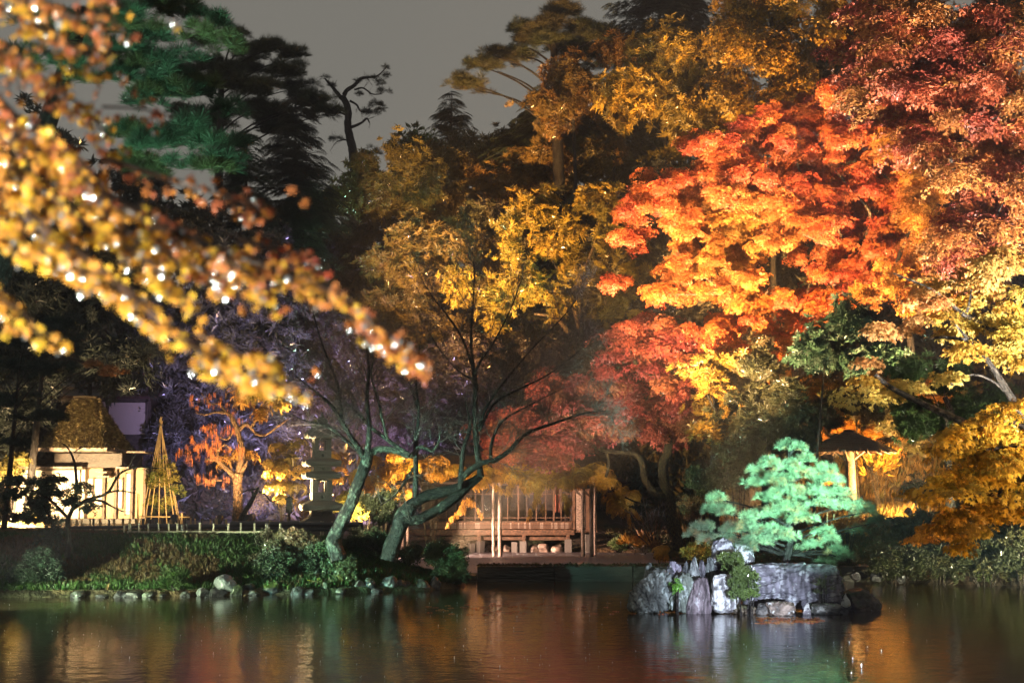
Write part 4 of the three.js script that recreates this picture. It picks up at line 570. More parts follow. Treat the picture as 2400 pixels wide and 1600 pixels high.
// ================================================================ rock islet
{
  const D0 = 27.6;
  const J = lin(0.11, 0.125, 0.12), JP = lin(0.4, 0.47, 0.46), rocks = [
    ['leftmost grey-green rock of the islet, slanted and streaked with lichen', 1528, 1386, 48, 46, 27.5, { slant: -0.7, layer: 0.3, rough: 0.4, cuts: 10, boxy: 0.45, lichen: 0.06, peak: 0.1, base: J, pale: JP }],
    ['thin spire behind the leftmost rock of the islet', 1521, 1366, 20, 40, 27.9, { slant: -0.5, layer: 0.26, peak: 0.5, boxy: 0.3, lichen: 0.1, base: J, pale: JP }],
    ['purple-grey pointed rock standing second from the left on the islet', 1580, 1352, 27, 40, 28, { slant: -0.6, layer: 0.28, peak: 0.45, boxy: 0.4, lichen: 0.08, base: lin(0.17, 0.155, 0.2), pale: lin(0.42, 0.43, 0.5) }],
    ['dark jagged rock wedge between the slanted rock and the purple-grey point', 1557, 1380, 30, 46, 27.75, { slant: -0.7, layer: 0.34, peak: 0.4, boxy: 0.4, lichen: -0.1, base: lin(0.06, 0.062, 0.07) }],
    ['small dark shard behind the purple-grey point', 1607, 1366, 18, 42, 28.1, { slant: -0.4, layer: 0.3, peak: 0.5, boxy: 0.3, lichen: -0.05, base: lin(0.07, 0.075, 0.08) }],
    ['green-grey jagged rock in front of the pale spire', 1600, 1390, 32, 44, 27.5, { slant: -0.65, layer: 0.3, peak: 0.35, boxy: 0.45, lichen: 0.02, base: lin(0.1, 0.12, 0.1), pale: JP }],
    ['tall pale green-white rock spire in the middle of the jagged rocks', 1627, 1366, 23, 54, 27.9, { slant: -0.25, layer: 0.26, peak: 0.5, boxy: 0.3, lichen: 0.22, base: lin(0.14, 0.15, 0.15), pale: lin(0.48, 0.54, 0.52) }],
    ['dark shard right of the tall pale spire', 1647, 1368, 17, 50, 28, { slant: -0.3, layer: 0.3, peak: 0.5, boxy: 0.3, lichen: 0, base: lin(0.08, 0.075, 0.09), pale: lin(0.45, 0.45, 0.5) }],
    ['brownish smooth rock at the waterline under the pale spire', 1642, 1400, 32, 42, 27.4, { slant: -0.55, layer: 0.1, peak: 0.3, boxy: 0.55, cuts: 9, lichen: 0.02, base: lin(0.15, 0.12, 0.135), pale: lin(0.5, 0.5, 0.53) }],
    ['short pale spire touching the upper white rock', 1664, 1358, 17, 46, 28.1, { layer: 0.25, peak: 0.45, boxy: 0.3, lichen: 0.18, base: J, pale: lin(0.44, 0.5, 0.48) }],
    ['dark rock wedged in the cleft behind the white block', 1665, 1390, 20, 42, 28.2, { layer: 0.1, peak: 0.2, lichen: -0.1, base: lin(0.04, 0.04, 0.045) }],
    ['white block-like rock left of the green azalea on the islet', 1699, 1390, 31, 42, 27.3, { cuts: 6, boxy: 0.55, rough: 0.2, peak: 0.12, layer: 0.06, strata: 1, lichen: 0.34, base: lin(0.2, 0.19, 0.2), pale: lin(0.68, 0.69, 0.7) }],
    ['upper lichen-spotted rock left of the pine foot', 1694, 1304, 24, 38, 28.3, { cuts: 5, boxy: 0.4, rough: 0.25, lichen: 0.2, base: lin(0.1, 0.1, 0.12), pale: lin(0.7, 0.74, 0.78) }],
    ['upper lichen-white rock lump under the pine', 1740, 1310, 25, 34, 28.4, { cuts: 5, boxy: 0.3, rough: 0.3, lichen: 0.32, base: lin(0.14, 0.14, 0.15), pale: lin(0.75, 0.8, 0.82) }],
    ['big broad grey-violet rock face of the islet', 1857, 1373, 110, 50, 28.0, { detail: 44, cuts: 8, boxy: 0.7, rough: 0.3, layer: 0.1, strata: 1, slant: 0.1, lichen: 0.1, base: lin(0.14, 0.133, 0.16), pale: lin(0.55, 0.57, 0.6) }],
    ['dark mossy right shoulder of the big rock', 1949, 1376, 26, 44, 28.5, { boxy: 0.4, lichen: -0.05, moss: 0.9, base: lin(0.07, 0.07, 0.06) }],
    ['small dark base stone under the azalea', 1785, 1428, 16, 13, 27.1, { lichen: -0.05, base: lin(0.12, 0.11, 0.1) }],
    ['broad tan base stone at the waterline under the big rock', 1828, 1426, 34, 16, 27.0, { boxy: 0.5, lichen: 0, base: lin(0.22, 0.17, 0.14), rough: 0.08 }],
    ['pale thin base stone right of the tan one', 1892, 1428, 11, 14, 27.0, { lichen: 0.2, peak: 0.4 }],
    ['long grey base stone at the right end of the big rock', 1940, 1430, 36, 15, 27.2, { boxy: 0.4, lichen: 0.02, base: lin(0.14, 0.14, 0.13) }],
    ['tiny pale pyramid rock right of the big rock', 1983, 1406, 13, 15, 27.0, { detail: 8, lichen: 0.4, peak: 0.9, cuts: 3, pale: lin(0.55, 0.6, 0.58) }],
    ['dark block stone under the tiny pyramid rock', 1982, 1428, 15, 12, 27.1, { lichen: -0.2, base: lin(0.04, 0.04, 0.045) }],
    ['low dark sloping rock at the right end of the islet', 2012, 1416, 58, 36, 28.2, { lichen: -0.3, base: lin(0.055, 0.04, 0.03), peak: 0.5, moss: 0.2, detail: 16 }],
    ['low brown stone in the water left of the tan base stone', 1748, 1430, 26, 10, 27.2, { lichen: -0.05, base: lin(0.14, 0.11, 0.08), moss: 0.5 }],
  ];
  rocks.forEach(([label, x, y, rx, ry, D, o], i) => { const m = M(D), p = at(x, y, D), g = rockGeo(500 + i * 3, rx * m * 1.15, ry * m * 1.15, rx * m * (o.detail > 40 ? 0.42 : 0.75), { detail: 22, ...o, slant: o.slant ? -o.slant : 0 }); const r = mesh('islet_rock', g, MAT.rock, scene); r.position.copy(p); tag(r, label, 'rock'); });
  const am = { size: 0.062, sub: 0.14, dens: 1.7, rz: 34, name: 'azalea', cat: 'azalea bush', pal: [lin(0.12, 0.19, 0.04), lin(0.15, 0.22, 0.05), lin(0.09, 0.14, 0.035)], shell: 0.8 };
  shrub('round bright green azalea bush in front of the big rock', 1747, 1374, 37, 46, 26.9, am);
  shrub('smaller green azalea bush above the white block rock', 1716, 1322, 30, 28, 27.6, am);
  shrub('tiny bright green sprig among the jagged rocks', 1586, 1378, 6, 14, 27.2, { ...am, size: 0.05, sub: 0.08, dens: 0.8, name: 'sprig', cat: 'plant', pal: [lin(0.15, 0.4, 0.04), lin(0.12, 0.3, 0.04)] });
  shrub('grey-green trailing grass on the right corner of the big rock', 1930, 1372, 18, 32, 27.4, { ...am, kind: 'grass', size: 0.12, dens: 0.35, name: 'grass_tuft', cat: 'grass clump', pal: [lin(0.12, 0.14, 0.06), lin(0.09, 0.11, 0.05)], mat: MAT.grass });
  // pine
  const D = 28.6, g = thing('islet_pine', 'mint-lit pine with layered needle pads leaning over the rock islet', 'pine tree', at(1836, 1340, D)), p = g.position, m = M(D), f = new Fill(61), R = f.R, trunk = [], W = (x, y, dz = 0) => at(x, y, D - dz).sub(p);
  trunk.push(tube([W(1836, 1345), W(1846, 1300), W(1854, 1262), W(1850, 1220), W(1858, 1180), W(1852, 1130), W(1850, 1085), W(1848, 1045)], [11, 9.5, 8, 7, 6, 4.5, 3, 1.5].map((r) => r * m), { sides: 12, per: 6, wob: 0.3 }));
  const pads = [[1845, 1044, 24, 16, 0], [1872, 1046, 20, 12, 0.1], [1806, 1083, 26, 16, 0.2], [1890, 1074, 26, 14, 0], [1850, 1090, 32, 16, 0.3], [1776, 1102, 28, 13, 0], [1930, 1098, 34, 14, 0], [1880, 1110, 40, 15, 0.4], [1820, 1120, 36, 16, 0.4], [1772, 1128, 32, 15, 0.1], [1944, 1122, 36, 15, 0.2], [1900, 1150, 46, 17, 0.5], [1842, 1148, 40, 16, 0.5], [1965, 1152, 40, 16, 0.1], [1800, 1165, 34, 13, 0.4], [1990, 1182, 42, 18, 0], [1925, 1178, 40, 14, 0.4], [1840, 1190, 46, 16, 0.5], [2030, 1196, 32, 18, -0.1], [2056, 1220, 26, 18, -0.2], [1786, 1204, 48, 17, 0.3], [1880, 1212, 40, 14, 0.5], [1756, 1232, 40, 16, 0.4], [1705, 1196, 30, 15, -0.3], [1682, 1166, 26, 14, -0.4], [1668, 1192, 26, 12, -0.3], [1722, 1238, 34, 14, 0.1], [1646, 1232, 30, 14, -0.3], [1624, 1250, 20, 12, -0.3], [1664, 1262, 28, 12, -0.2], [1700, 1262, 30, 12, 0], [1772, 1266, 46, 15, 0.4], [1830, 1252, 42, 16, 0.5], [1740, 1280, 30, 11, 0.2], [1928, 1242, 26, 12, 0.3], [1945, 1262, 26, 14, 0.2], [1900, 1276, 28, 11, 0.3], [1962, 1290, 30, 14, 0.1], [1984, 1304, 28, 14, 0], [1930, 1318, 30, 10, 0.1], [2010, 1240, 30, 10, -0.4], [1800, 1240, 36, 14, 0.3], [1870, 1170, 30, 12, 0.2]];
  const limb = [], pal = [lin(0.2, 0.3, 0.19), lin(0.15, 0.25, 0.14), lin(0.25, 0.34, 0.2)], brown = [lin(0.34, 0.24, 0.11), lin(0.3, 0.24, 0.12)];
  for (const [x, y, rx, ry, dz] of pads) {
    const c = W(x, y + 4, dz + (R() - 0.5) * 0.3), a = W(lerp(1850, x, 0.08), Math.min(1300, y + Math.abs(x - 1850) * 0.22 + 14), 0), q = a.clone().lerp(c, 0.55).add(V(0, 0.05, 0)); limb.push(tube([a, q, c], [0.03, 0.009], { sides: 6, per: 4, wob: 0.3 }));
    const n = Math.round(rx * ry * 0.07); for (let i = 0; i < n; i++) { const e = rdir(R), r = Math.sqrt(R()), t = c.clone().add(p).add(V(e.x * rx * m * r, (Math.abs(e.y) * 1.1 - 0.35) * ry * m, e.z * rx * m * r * 0.8)), dead = R() < 0.2 && e.y < 0.5; f.put('tuft', t, V(e.x * 0.7, 1, e.z * 0.7 + 0.25), 0.105 + R() * 0.04, f.color(dead ? brown : pal, 0.4)); }
  }
  mesh('trunk', joined(trunk), MAT.trunkShade, g); mesh('branches', joined(limb), MAT.trunkShade, g); f.build('needles', MAT.needle, g, p);
  mesh('support_wire', joined([bar(W(1939, 1200), W(1942, 1282), 0.004, 0.004, 4), bar(W(1955, 1205), W(1955, 1216), 0.004, 0.004, 4)]), MAT.rope, g);
}
// ================================================================ umbrella-roofed garden shelter on the right slope
{
  const D = 54, p = foot(1994, D), m = M(D), g = thing('garden_shelter', 'umbrella-shaped shingled garden shelter on one pale log post', 'shelter', p), Y = (py) => at(1994, py, D).y - p.y, X = (px) => at(px, 1164, D).x - p.x;
  mesh('post', tube([V(X(1995), -0.2, 0), V(X(1996), Y(1110), 0), V(X(1993), Y(1040), 0)], [0.2, 0.185, 0.175], { sides: 14, wob: 0.06 }), MAT.woodPale, g);
  const N = 40, rows = 11; const R = rngOf(70);
  for (let j = 0; j < rows; j++) { // overlapping shingle courses, each its own ring of tapered boards
    const t0 = j / rows, r0 = lerp(1.78, 0.14, Math.pow(t0, 0.9)), r1 = lerp(1.78, 0.14, Math.pow((j + 1.5) / rows > 1 ? 1 : (j + 1.5) / rows, 0.9)), y0 = lerp(Y(1061), Y(1013), Math.pow(t0, 0.8)), y1 = lerp(Y(1061), Y(1013), Math.pow(Math.min(1, (j + 1.5) / rows), 0.8)), n = Math.max(10, Math.round(N * r0 / 1.78));
    for (let i = 0; i < n; i++) { const a0 = i / n * 6.2832, a1 = (i + 0.97) / n * 6.2832, k = (R() - 0.5) * 0.02, A = V(Math.cos(a0) * r0, y0 + 0.05 + k, Math.sin(a0) * r0), B = V(Math.cos(a1) * r0, y0 + 0.05 + k, Math.sin(a1) * r0), C = V(Math.cos(a1) * r1, y1 + 0.03, Math.sin(a1) * r1), E = V(Math.cos(a0) * r1, y1 + 0.03, Math.sin(a0) * r1), dn = V(0, -0.045, 0), q = new THREE.BufferGeometry(), v = [A, B, C, E, A.clone().add(dn), B.clone().add(dn)], id = [0, 3, 1, 1, 3, 2, 0, 1, 4, 1, 5, 4]; q.setAttribute('position', new THREE.Float32BufferAttribute(id.flatMap((w) => v[w].toArray()), 3)); q.setAttribute('uv', new THREE.Float32BufferAttribute(id.flatMap((w) => [v[w].x, v[w].z]), 2)); q.computeVertexNormals(); mesh('shingle', q, MAT.shingle, g); }
  }
  for (let i = 0; i < 22; i++) { const a = i / 22 * 6.2832; mesh('rafter', bar(V(Math.cos(a) * 0.15, Y(1022), Math.sin(a) * 0.15), V(Math.cos(a) * 1.74, Y(1063), Math.sin(a) * 1.74), 0.028, 0.028, 5), MAT.woodPale, g); }
  for (let i = 0; i < 4; i++) { const a = i / 4 * 6.2832 + 0.5; mesh('brace', bar(V(0, Y(1085), 0), V(Math.cos(a) * 0.7, Y(1052), Math.sin(a) * 0.7), 0.04), MAT.woodPale, g); }
  mesh('roof_cap', new THREE.LatheGeometry([[0.2, Y(1016)], [0.2, Y(1010)], [0.14, Y(1007)], [0, Y(1006)]].map(([x, y]) => new THREE.Vector2(x, y)), 16), MAT.metal, g);
}

// ================================================================ hillside trees
{ // undergrowth and far trees of the hillside that read as one dark mass
  const f = new Fill(80), R = f.R, n = 22000;
  for (let i = 0; i < n; i++) { const D = 63 + Math.pow(R(), 1.3) * 60, x = (R() - 0.5) * (D * 0.85), y = ground(x, D), lift = 3.2 * Math.max(0, fbm(x * 0.2, D * 0.2, 5) + 0.35) * R(); if (y < 0.5 || (D < 66 && Math.abs(x + 1) < 8)) continue; const sky = at(900, 420, D).y; f.put('shrub', V(x, y + lift, -D), V((R() - 0.5), 1, 0.8 + (R() - 0.5)), 0.5 + R() * 0.5, f.color([lin(0.06, 0.06, 0.03), lin(0.08, 0.07, 0.03), lin(0.09, 0.065, 0.032)], 0.35)); }
  tag(f.build('hill_undergrowth', MAT.glossy, scene, V(0, 0, 0))[0], 'dark undergrowth covering the hillside between the trees', 'undergrowth', null, 'stuff');
}
const conifer = (name, label, px, top, bot, hw, D, o) => { // whorled fir or cedar: drooping boughs round a straight trunk
  const p = foot(px, D), g = thing(name, label, 'conifer tree', p), m = M(D), f = new Fill(o.seed), R = f.R, yt = at(px, top, D).y, yb = at(px, bot, D).y, H = yt - yb, L = [];
  mesh('trunk', tube([V(0, -0.3, 0), V((R() - 0.5) * 0.2, (yt - p.y) * 0.5, 0), V(0, yt - p.y, 0)], [0.3, 0.16, 0.015], { sides: 8 }), MAT.barkDark, g);
  for (let i = 0; i < o.n; i++) { let t = Math.pow(R(), 0.8); if (o.whorls) t = (Math.floor(t * o.whorls) + 0.5 + (R() - 0.5) * 0.35) / o.whorls; const r = hw * m * Math.pow(t, o.pow ?? 0.85) * (0.75 + R() * 0.4) + 0.1, a = R() * 6.283, y = yt - t * H; if (Math.sin(a) < -0.5 && R() < 0.5) continue;
    const k = Math.max(1, Math.round(r / (o.size * 0.62))); for (let j = 0; j < k; j++) { const s = (j + 0.6) / k * r; f.put('bough', V(p.x + Math.cos(a) * s, y + s * (o.rise ?? -0.12) + (R() - 0.5) * 0.15, p.z + Math.sin(a) * s), V(Math.cos(a) * 0.35, 1, Math.sin(a) * 0.35), o.size * (0.75 + R() * 0.45) * (1.1 - 0.4 * j / k), f.color(o.pal ?? PAL.pineDark, 0.3), Math.PI / 2 - a + (R() - 0.5) * 0.8); } if (k > 1) L.push(bar(V(0, y - p.y, 0), V(Math.cos(a) * r * 0.9, y - p.y + r * (o.rise ?? -0.12) * 0.9, Math.sin(a) * r * 0.9), 0.03, 0.01, 4)); }
  mesh('branches', joined(L), MAT.barkDark, g); f.build('crown', MAT.needle, g, p); return g;
};
const pineO = { bark: MAT.trunkShade, kx: 1.1, ky: 1.3, extra: 1, kind: 'tuft', mat: MAT.needle, flat: 0.4, up: 0.85, shell: 0.2, bark: MAT.trunkShade, depthK: 0.7, cat: 'pine tree' };
tree('pine_tree', 'near green pine at the upper left, partly behind the blurred maple leaves', { ...pineO, D: 21, base: -260, top: [200, 20], limbs: false, rt: 0.28, size: 0.19, sub: 0.36, dens: 1, seed: 81, spread: 1.2, pal: [lin(0.06, 0.13, 0.07), lin(0.05, 0.11, 0.06), lin(0.1, 0.13, 0.05)], limbR: 0.16, blobs: [[430, 25, 90, 34], [505, 62, 55, 34], [330, 112, 90, 34], [440, 135, 80, 34], [525, 105, 40, 34], [240, 140, 60, 30], [300, 172, 80, 30], [400, 205, 80, 30], [470, 212, 55, 26], [350, 238, 60, 26], [412, 318, 80, 26], [452, 292, 50, 30], [380, 345, 60, 26], [530, 382, 36, 16], [500, 342, 32, 26], [300, 35, 80, 36], [170, 130, 50, 30], [120, 30, 80, 44], [205, 62, 80, 36], [40, 120, 60, 40], [300, 330, 50, 30], [345, 405, 40, 24]] });
tree('pine_tree', 'spreading dark pine on the left skyline with a branch reaching right', { ...pineO, D: 76, base: 494, top: [520, 150], rt: 0.4, size: 0.42, sub: 0.9, dens: 1, seed: 82, pal: [lin(0.05, 0.06, 0.025), lin(0.04, 0.05, 0.022)], limbR: 0.16, blobs: [[643, 112, 42, 11], [690, 134, 16, 5, 0], [602, 122, 25, 12], [553, 82, 18, 11], [570, 118, 24, 14], [500, 165, 60, 26], [574, 155, 60, 22], [650, 176, 50, 20], [704, 205, 46, 24], [742, 240, 40, 18], [612, 205, 70, 20], [545, 215, 50, 18], [597, 262, 80, 24], [765, 266, 18, 7, 0], [705, 248, 60, 24], [470, 120, 40, 26], [440, 190, 50, 40], [650, 290, 70, 24], [520, 290, 60, 30], [450, 270, 50, 40]] });
conifer('cedar_tree', 'brownish-dark cedar right of the spreading dark pine', 678, 222, 520, 130, 72, { n: 210, size: 0.8, seed: 83, whorls: 14, pal: [lin(0.05, 0.045, 0.02), lin(0.06, 0.05, 0.024)], rise: -0.05 });
conifer('cedar_tree', 'dark cedar below the left skyline, left of the brownish one', 560, 300, 640, 130, 70, { n: 200, size: 0.8, seed: 84, whorls: 13, pal: PAL.pineDark });
conifer('cedar_tree', 'dark cedar low on the left, beside the bare twigs', 700, 420, 720, 90, 71, { n: 220, size: 0.8, seed: 85, pal: PAL.pineDark });
conifer('fir_tree', 'small pointed fir on the middle of the skyline', 1054, 212, 360, 78, 86, { n: 95, size: 0.62, seed: 86, rise: 0.3, pow: 1.05, whorls: 8, pal: [lin(0.03, 0.055, 0.035), lin(0.04, 0.06, 0.04)] });
conifer('fir_tree', 'big dark fir at the top edge right of the sky', 1560, -130, 150, 210, 84, { n: 260, size: 0.9, seed: 87, whorls: 12, rise: 0.02 });
conifer('cedar_tree', 'dark layered cedar under the big skyline pine', 1290, 190, 380, 150, 80, { n: 210, size: 0.8, seed: 88, whorls: 9, rise: 0.0, pal: [lin(0.035, 0.05, 0.03), lin(0.045, 0.055, 0.03)] });
tree('pine_tree', 'big windswept pine on the skyline right of the middle', { ...pineO, D: 72, base: 1320, top: [1296, 60], rt: 0.42, size: 0.4, sub: 0.85, dens: 1.1, seed: 89, pal: [lin(0.045, 0.045, 0.016), lin(0.06, 0.05, 0.018), lin(0.035, 0.042, 0.016)], limbR: 0.18, blobs: [[1312, 36, 40, 14], [1268, 62, 56, 16], [1230, 78, 40, 13], [1362, 72, 40, 16], [1192, 102, 46, 14], [1272, 100, 70, 16], [1152, 128, 36, 12], [1222, 132, 46, 12], [1122, 152, 32, 10], [1166, 166, 26, 9], [1092, 192, 22, 9], [1110, 210, 12, 6], [1332, 112, 50, 16], [1392, 92, 30, 16], [1380, 132, 30, 14], [1320, 20, 16, 8]] });
bareTree('skyline_pine', 'thin bare-limbed pine silhouetted against the sky', 'pine tree', 90, 831, [
  { p: [[832, 400], [826, 350], [815, 298], [815, 256], [803, 224]], r: [12, 10.5, 9, 8.5, 7] },
  { p: [[806, 222], [812, 212], [830, 200], [845, 184], [862, 181], [883, 178], [906, 157]], r: [6, 5, 4.6, 4, 2.6, 2, 1], t: 5 }, { p: [[803, 232], [795, 224], [776, 200], [761, 184]], r: [6, 5, 4, 2], t: 4 },
  { p: [[820, 236], [836, 246], [845, 260], [868, 262]], r: [3, 2.4, 1.8, 0.8], t: 4 }, { p: [[822, 298], [838, 292], [849, 286], [860, 278], [866, 288]], r: [4, 3.2, 2.8, 2.2, 1.2], t: 3 }, { p: [[830, 210], [850, 206], [872, 220], [896, 220]], r: [2.4, 2, 1.6, 0.8], t: 4 }, { p: [[808, 268], [790, 262], [776, 264]], r: [2.2, 1.6, 0.8], t: 3 }, { p: [[818, 328], [800, 328], [786, 334]], r: [2, 1.5, 0.8], t: 3 },
], { seed: 22, lichen: -0.3, tw: { len: 0.8, r: 0.02, levels: 2 }, depth: 0.3, baseColor: lin(0.05, 0.035, 0.03) });
{ const g = scene.children[scene.children.length - 1], f = new Fill(91), D = 90, m = M(D); for (const [x, y, rx, ry] of [[898, 178, 13, 9], [895, 196, 14, 8], [893, 214, 17, 6], [880, 246, 24, 9], [868, 264, 26, 8], [898, 258, 12, 10], [832, 190, 10, 6], [868, 184, 12, 6], [782, 200, 12, 7], [778, 262, 14, 4], [784, 326, 14, 9], [905, 160, 6, 7], [850, 222, 12, 6], [764, 184, 8, 5]]) f.ellipsoid(at(x, y, D), V(rx * m, ry * m, rx * m), { kind: 'tuft', size: 0.3, sub: 0.35, dens: 0.3, flat: 0.5, pal: [lin(0.04, 0.05, 0.03)], up: 0.8, shell: 0.2, jit: 0.3, back: 1 }); f.build('needles', MAT.needle, g, g.position); }
shrub('small scraggly pine top beside the thin bare pine', 870, 366, 22, 14, 88, { size: 0.35, kind: 'tuft', mat: MAT.needle, pal: PAL.pineDark, dens: 0.5, sub: 0.5, name: 'small_pine', cat: 'pine tree' });
shrub('round green bush on the skyline left of the small fir', 970, 345, 50, 28, 84, { size: 0.4, pal: [lin(0.06, 0.09, 0.02)], sub: 0.8, name: 'hill_bush', cat: 'bush' });
const broad = { kind: 'rosette', soft: 1, sub: 0.8, flat: 0.75, up: 0.45, size: 0.4, dens: 1.2, kx: 1.12, ky: 1.25, limbR: 0.12, extra: 1, bark: MAT.barkDark, rt: 0.15, mat: MAT.glossy };
tree('broadleaf_tree', 'brown-gold broadleaf tree on the hill below the bare skyline pine', { ...broad, D: 76, base: 900, top: [900, 430], seed: 92, pal: [lin(0.17, 0.13, 0.025), lin(0.14, 0.11, 0.025)], blobs: [[858, 405, 54, 34], [838, 452, 54, 36], [905, 440, 60, 46], [935, 355, 38, 26], [965, 385, 46, 36], [985, 435, 46, 46], [1000, 472, 40, 34], [798, 462, 32, 26], [870, 492, 50, 20]] });
tree('broadleaf_tree', 'dull brown broadleaf tree right of the brown-gold one on the hill', { ...broad, D: 80, base: 1060, top: [1060, 420], seed: 93, pal: [lin(0.13, 0.09, 0.025), lin(0.1, 0.075, 0.025)], blobs: [[1062, 432, 46, 34], [1062, 482, 38, 34], [1045, 385, 40, 28], [1090, 410, 34, 26], [1100, 380, 40, 30]] });
tree('broadleaf_tree', 'coppery broadleaf tree in the middle of the hill under the dark slope', { ...broad, D: 75, base: 1220, top: [1210, 400], seed: 94, pal: [lin(0.19, 0.1, 0.025), lin(0.15, 0.09, 0.022)], blobs: [[1136, 450, 42, 36], [1142, 492, 38, 28], [1122, 425, 30, 18], [1250, 372, 50, 26], [1222, 405, 38, 34], [1282, 420, 36, 26], [1262, 452, 46, 26], [1292, 350, 22, 14], [1190, 440, 40, 30]] });
tree('broadleaf_tree', 'rusty-leaved tree touching the big skyline pine', { ...broad, D: 70, base: 1370, top: [1340, 190], seed: 95, pal: [lin(0.17, 0.085, 0.022), lin(0.13, 0.08, 0.02)], blobs: [[1332, 165, 36, 32], [1372, 205, 46, 36], [1310, 205, 34, 26], [1432, 120, 32, 18], [1292, 272, 28, 14], [1312, 290, 50, 16], [1420, 240, 34, 30], [1345, 240, 30, 24], [1268, 236, 18, 14]] });
tree('broadleaf_tree', 'small copper tree with a bright top on the dark slope', { ...broad, D: 77, base: 1440, top: [1440, 370], seed: 96, pal: [lin(0.2, 0.11, 0.03), lin(0.08, 0.06, 0.02)], blobs: [[1440, 352, 24, 12], [1412, 330, 16, 8], [1460, 360, 20, 14], [1390, 350, 20, 14]] });
tree('evergreen_tree', 'dark evergreen filling the slope in the middle of the hill', { ...broad, D: 82, base: 1400, top: [1400, 330], seed: 97, pal: [lin(0.11, 0.09, 0.03), lin(0.085, 0.075, 0.03)], size: 0.5, sub: 1.1, blobs: [[1350, 305, 80, 46], [1450, 285, 80, 54], [1250, 310, 70, 36], [1400, 405, 80, 54], [1500, 400, 70, 64], [1520, 300, 60, 60], [1560, 450, 60, 60], [1310, 400, 80, 36], [1180, 330, 60, 30], [1140, 380, 60, 30], [1620, 320, 80, 60], [1680, 400, 70, 60], [1600, 240, 70, 50], [1200, 420, 70, 40]] });
tree('evergreen_tree', 'lower dark evergreen behind the golden-lit tree', { ...broad, D: 71, base: 1330, top: [1330, 600], seed: 98, pal: [lin(0.075, 0.07, 0.035), lin(0.085, 0.07, 0.04)], size: 0.45, sub: 1, blobs: [[1260, 560, 90, 50], [1350, 530, 90, 50], [1450, 600, 80, 60], [1350, 640, 90, 60], [1440, 700, 80, 50], [1250, 660, 80, 60], [1130, 520, 70, 40], [1200, 760, 80, 50], [1330, 760, 80, 50], [1500, 500, 60, 50]] });
tree('golden_tree', 'golden-green lit broadleaf tree with starry leaf clusters in the middle of the hill', { ...broad, D: 63, base: 1330, seed: 99, size: 0.36, sub: 0.62, dens: 0.85, pal: [lin(0.3, 0.21, 0.03), lin(0.24, 0.18, 0.028), lin(0.36, 0.24, 0.04)], spread: 1, blobs: [[1215, 482, 38, 22], [1270, 474, 40, 16], [1256, 516, 46, 18], [1192, 542, 38, 26], [1372, 482, 34, 20], [1402, 468, 40, 16], [1442, 502, 38, 18], [1340, 545, 28, 14], [1300, 592, 26, 12], [1182, 592, 38, 18], [1220, 614, 16, 12], [1362, 596, 42, 12], [1276, 588, 30, 16], [1428, 560, 40, 22], [1480, 560, 28, 18], [1346, 644, 48, 22], [1096, 642, 36, 30], [1076, 700, 28, 26], [1172, 660, 38, 20], [1222, 662, 30, 24], [1162, 728, 46, 38], [1192, 700, 28, 18], [1286, 686, 32, 24], [1302, 712, 24, 18], [1402, 732, 26, 14], [1452, 720, 46, 22], [1157, 770, 12, 18], [1490, 640, 28, 14]], stems: [[[[1352, 850], [1345, 800], [1322, 765], [1296, 742], [1252, 735]], [8, 7, 6, 5, 3]], [[[1350, 840], [1356, 770], [1340, 700], [1330, 660]], [7, 6, 5, 3]], [[[1385, 850], [1380, 810], [1395, 770], [1440, 758]], [6, 5, 4, 2]], [[[1335, 690], [1300, 620], [1262, 560]], [4, 3, 1.5]], [[[1340, 690], [1390, 580], [1400, 520]], [4, 3, 1.5]]], bark: MAT.barkPale });
tree('broadleaf_tree', 'dim ochre trees on the slope left of the golden-green one', { ...broad, D: 69, base: 960, top: [970, 620], seed: 100, pal: [lin(0.15, 0.1, 0.03), lin(0.12, 0.085, 0.028), lin(0.17, 0.12, 0.03)], blobs: [[1050, 605, 60, 40], [1140, 615, 56, 40], [1120, 680, 50, 40], [962, 540, 56, 28], [1012, 562, 46, 36], [942, 602, 56, 44], [1062, 562, 46, 34], [992, 622, 46, 36], [952, 682, 46, 44], [962, 742, 46, 36], [1002, 702, 40, 28], [1102, 562, 38, 30], [902, 642, 46, 44], [882, 722, 46, 36], [1040, 780, 50, 40], [960, 800, 60, 40]] });
tree('bramble_thicket', 'brown leafless thicket on the slope behind the cherry trees', { ...broad, D: 66, base: 1150, top: [1150, 830], seed: 101, pal: [lin(0.05, 0.033, 0.028), lin(0.045, 0.032, 0.03)], size: 0.35, dens: 0.5, cat: 'thicket', blobs: [[1120, 840, 80, 50], [1200, 860, 70, 50], [1040, 870, 80, 50], [950, 880, 80, 50], [860, 840, 80, 60], [880, 930, 90, 40], [1000, 950, 90, 40], [1120, 930, 80, 40], [800, 760, 60, 60], [760, 870, 70, 50], [740, 940, 60, 40], [1280, 830, 60, 40], [830, 1000, 80, 40], [960, 1020, 90, 30], [690, 980, 60, 40]] });
tree('gold_tree', 'amber broadleaf tree high on the right of the hill', { ...broad, D: 62, base: 1560, top: [1560, 200], seed: 102, size: 0.4, sub: 0.75, pal: [lin(0.4, 0.24, 0.03), lin(0.32, 0.2, 0.028), lin(0.26, 0.17, 0.026)], blobs: [[1502, 112, 40, 26], [1562, 100, 46, 26], [1622, 132, 50, 36], [1542, 162, 66, 34], [1462, 192, 48, 26], [1442, 240, 46, 20], [1502, 232, 56, 34], [1562, 222, 60, 44], [1622, 212, 50, 54], [1602, 262, 50, 22], [1482, 262, 36, 18], [1682, 202, 40, 46], [1650, 280, 40, 24], [1650, 310, 50, 26], [1720, 320, 50, 30], [1580, 300, 40, 20], [1600, 350, 50, 26]] });
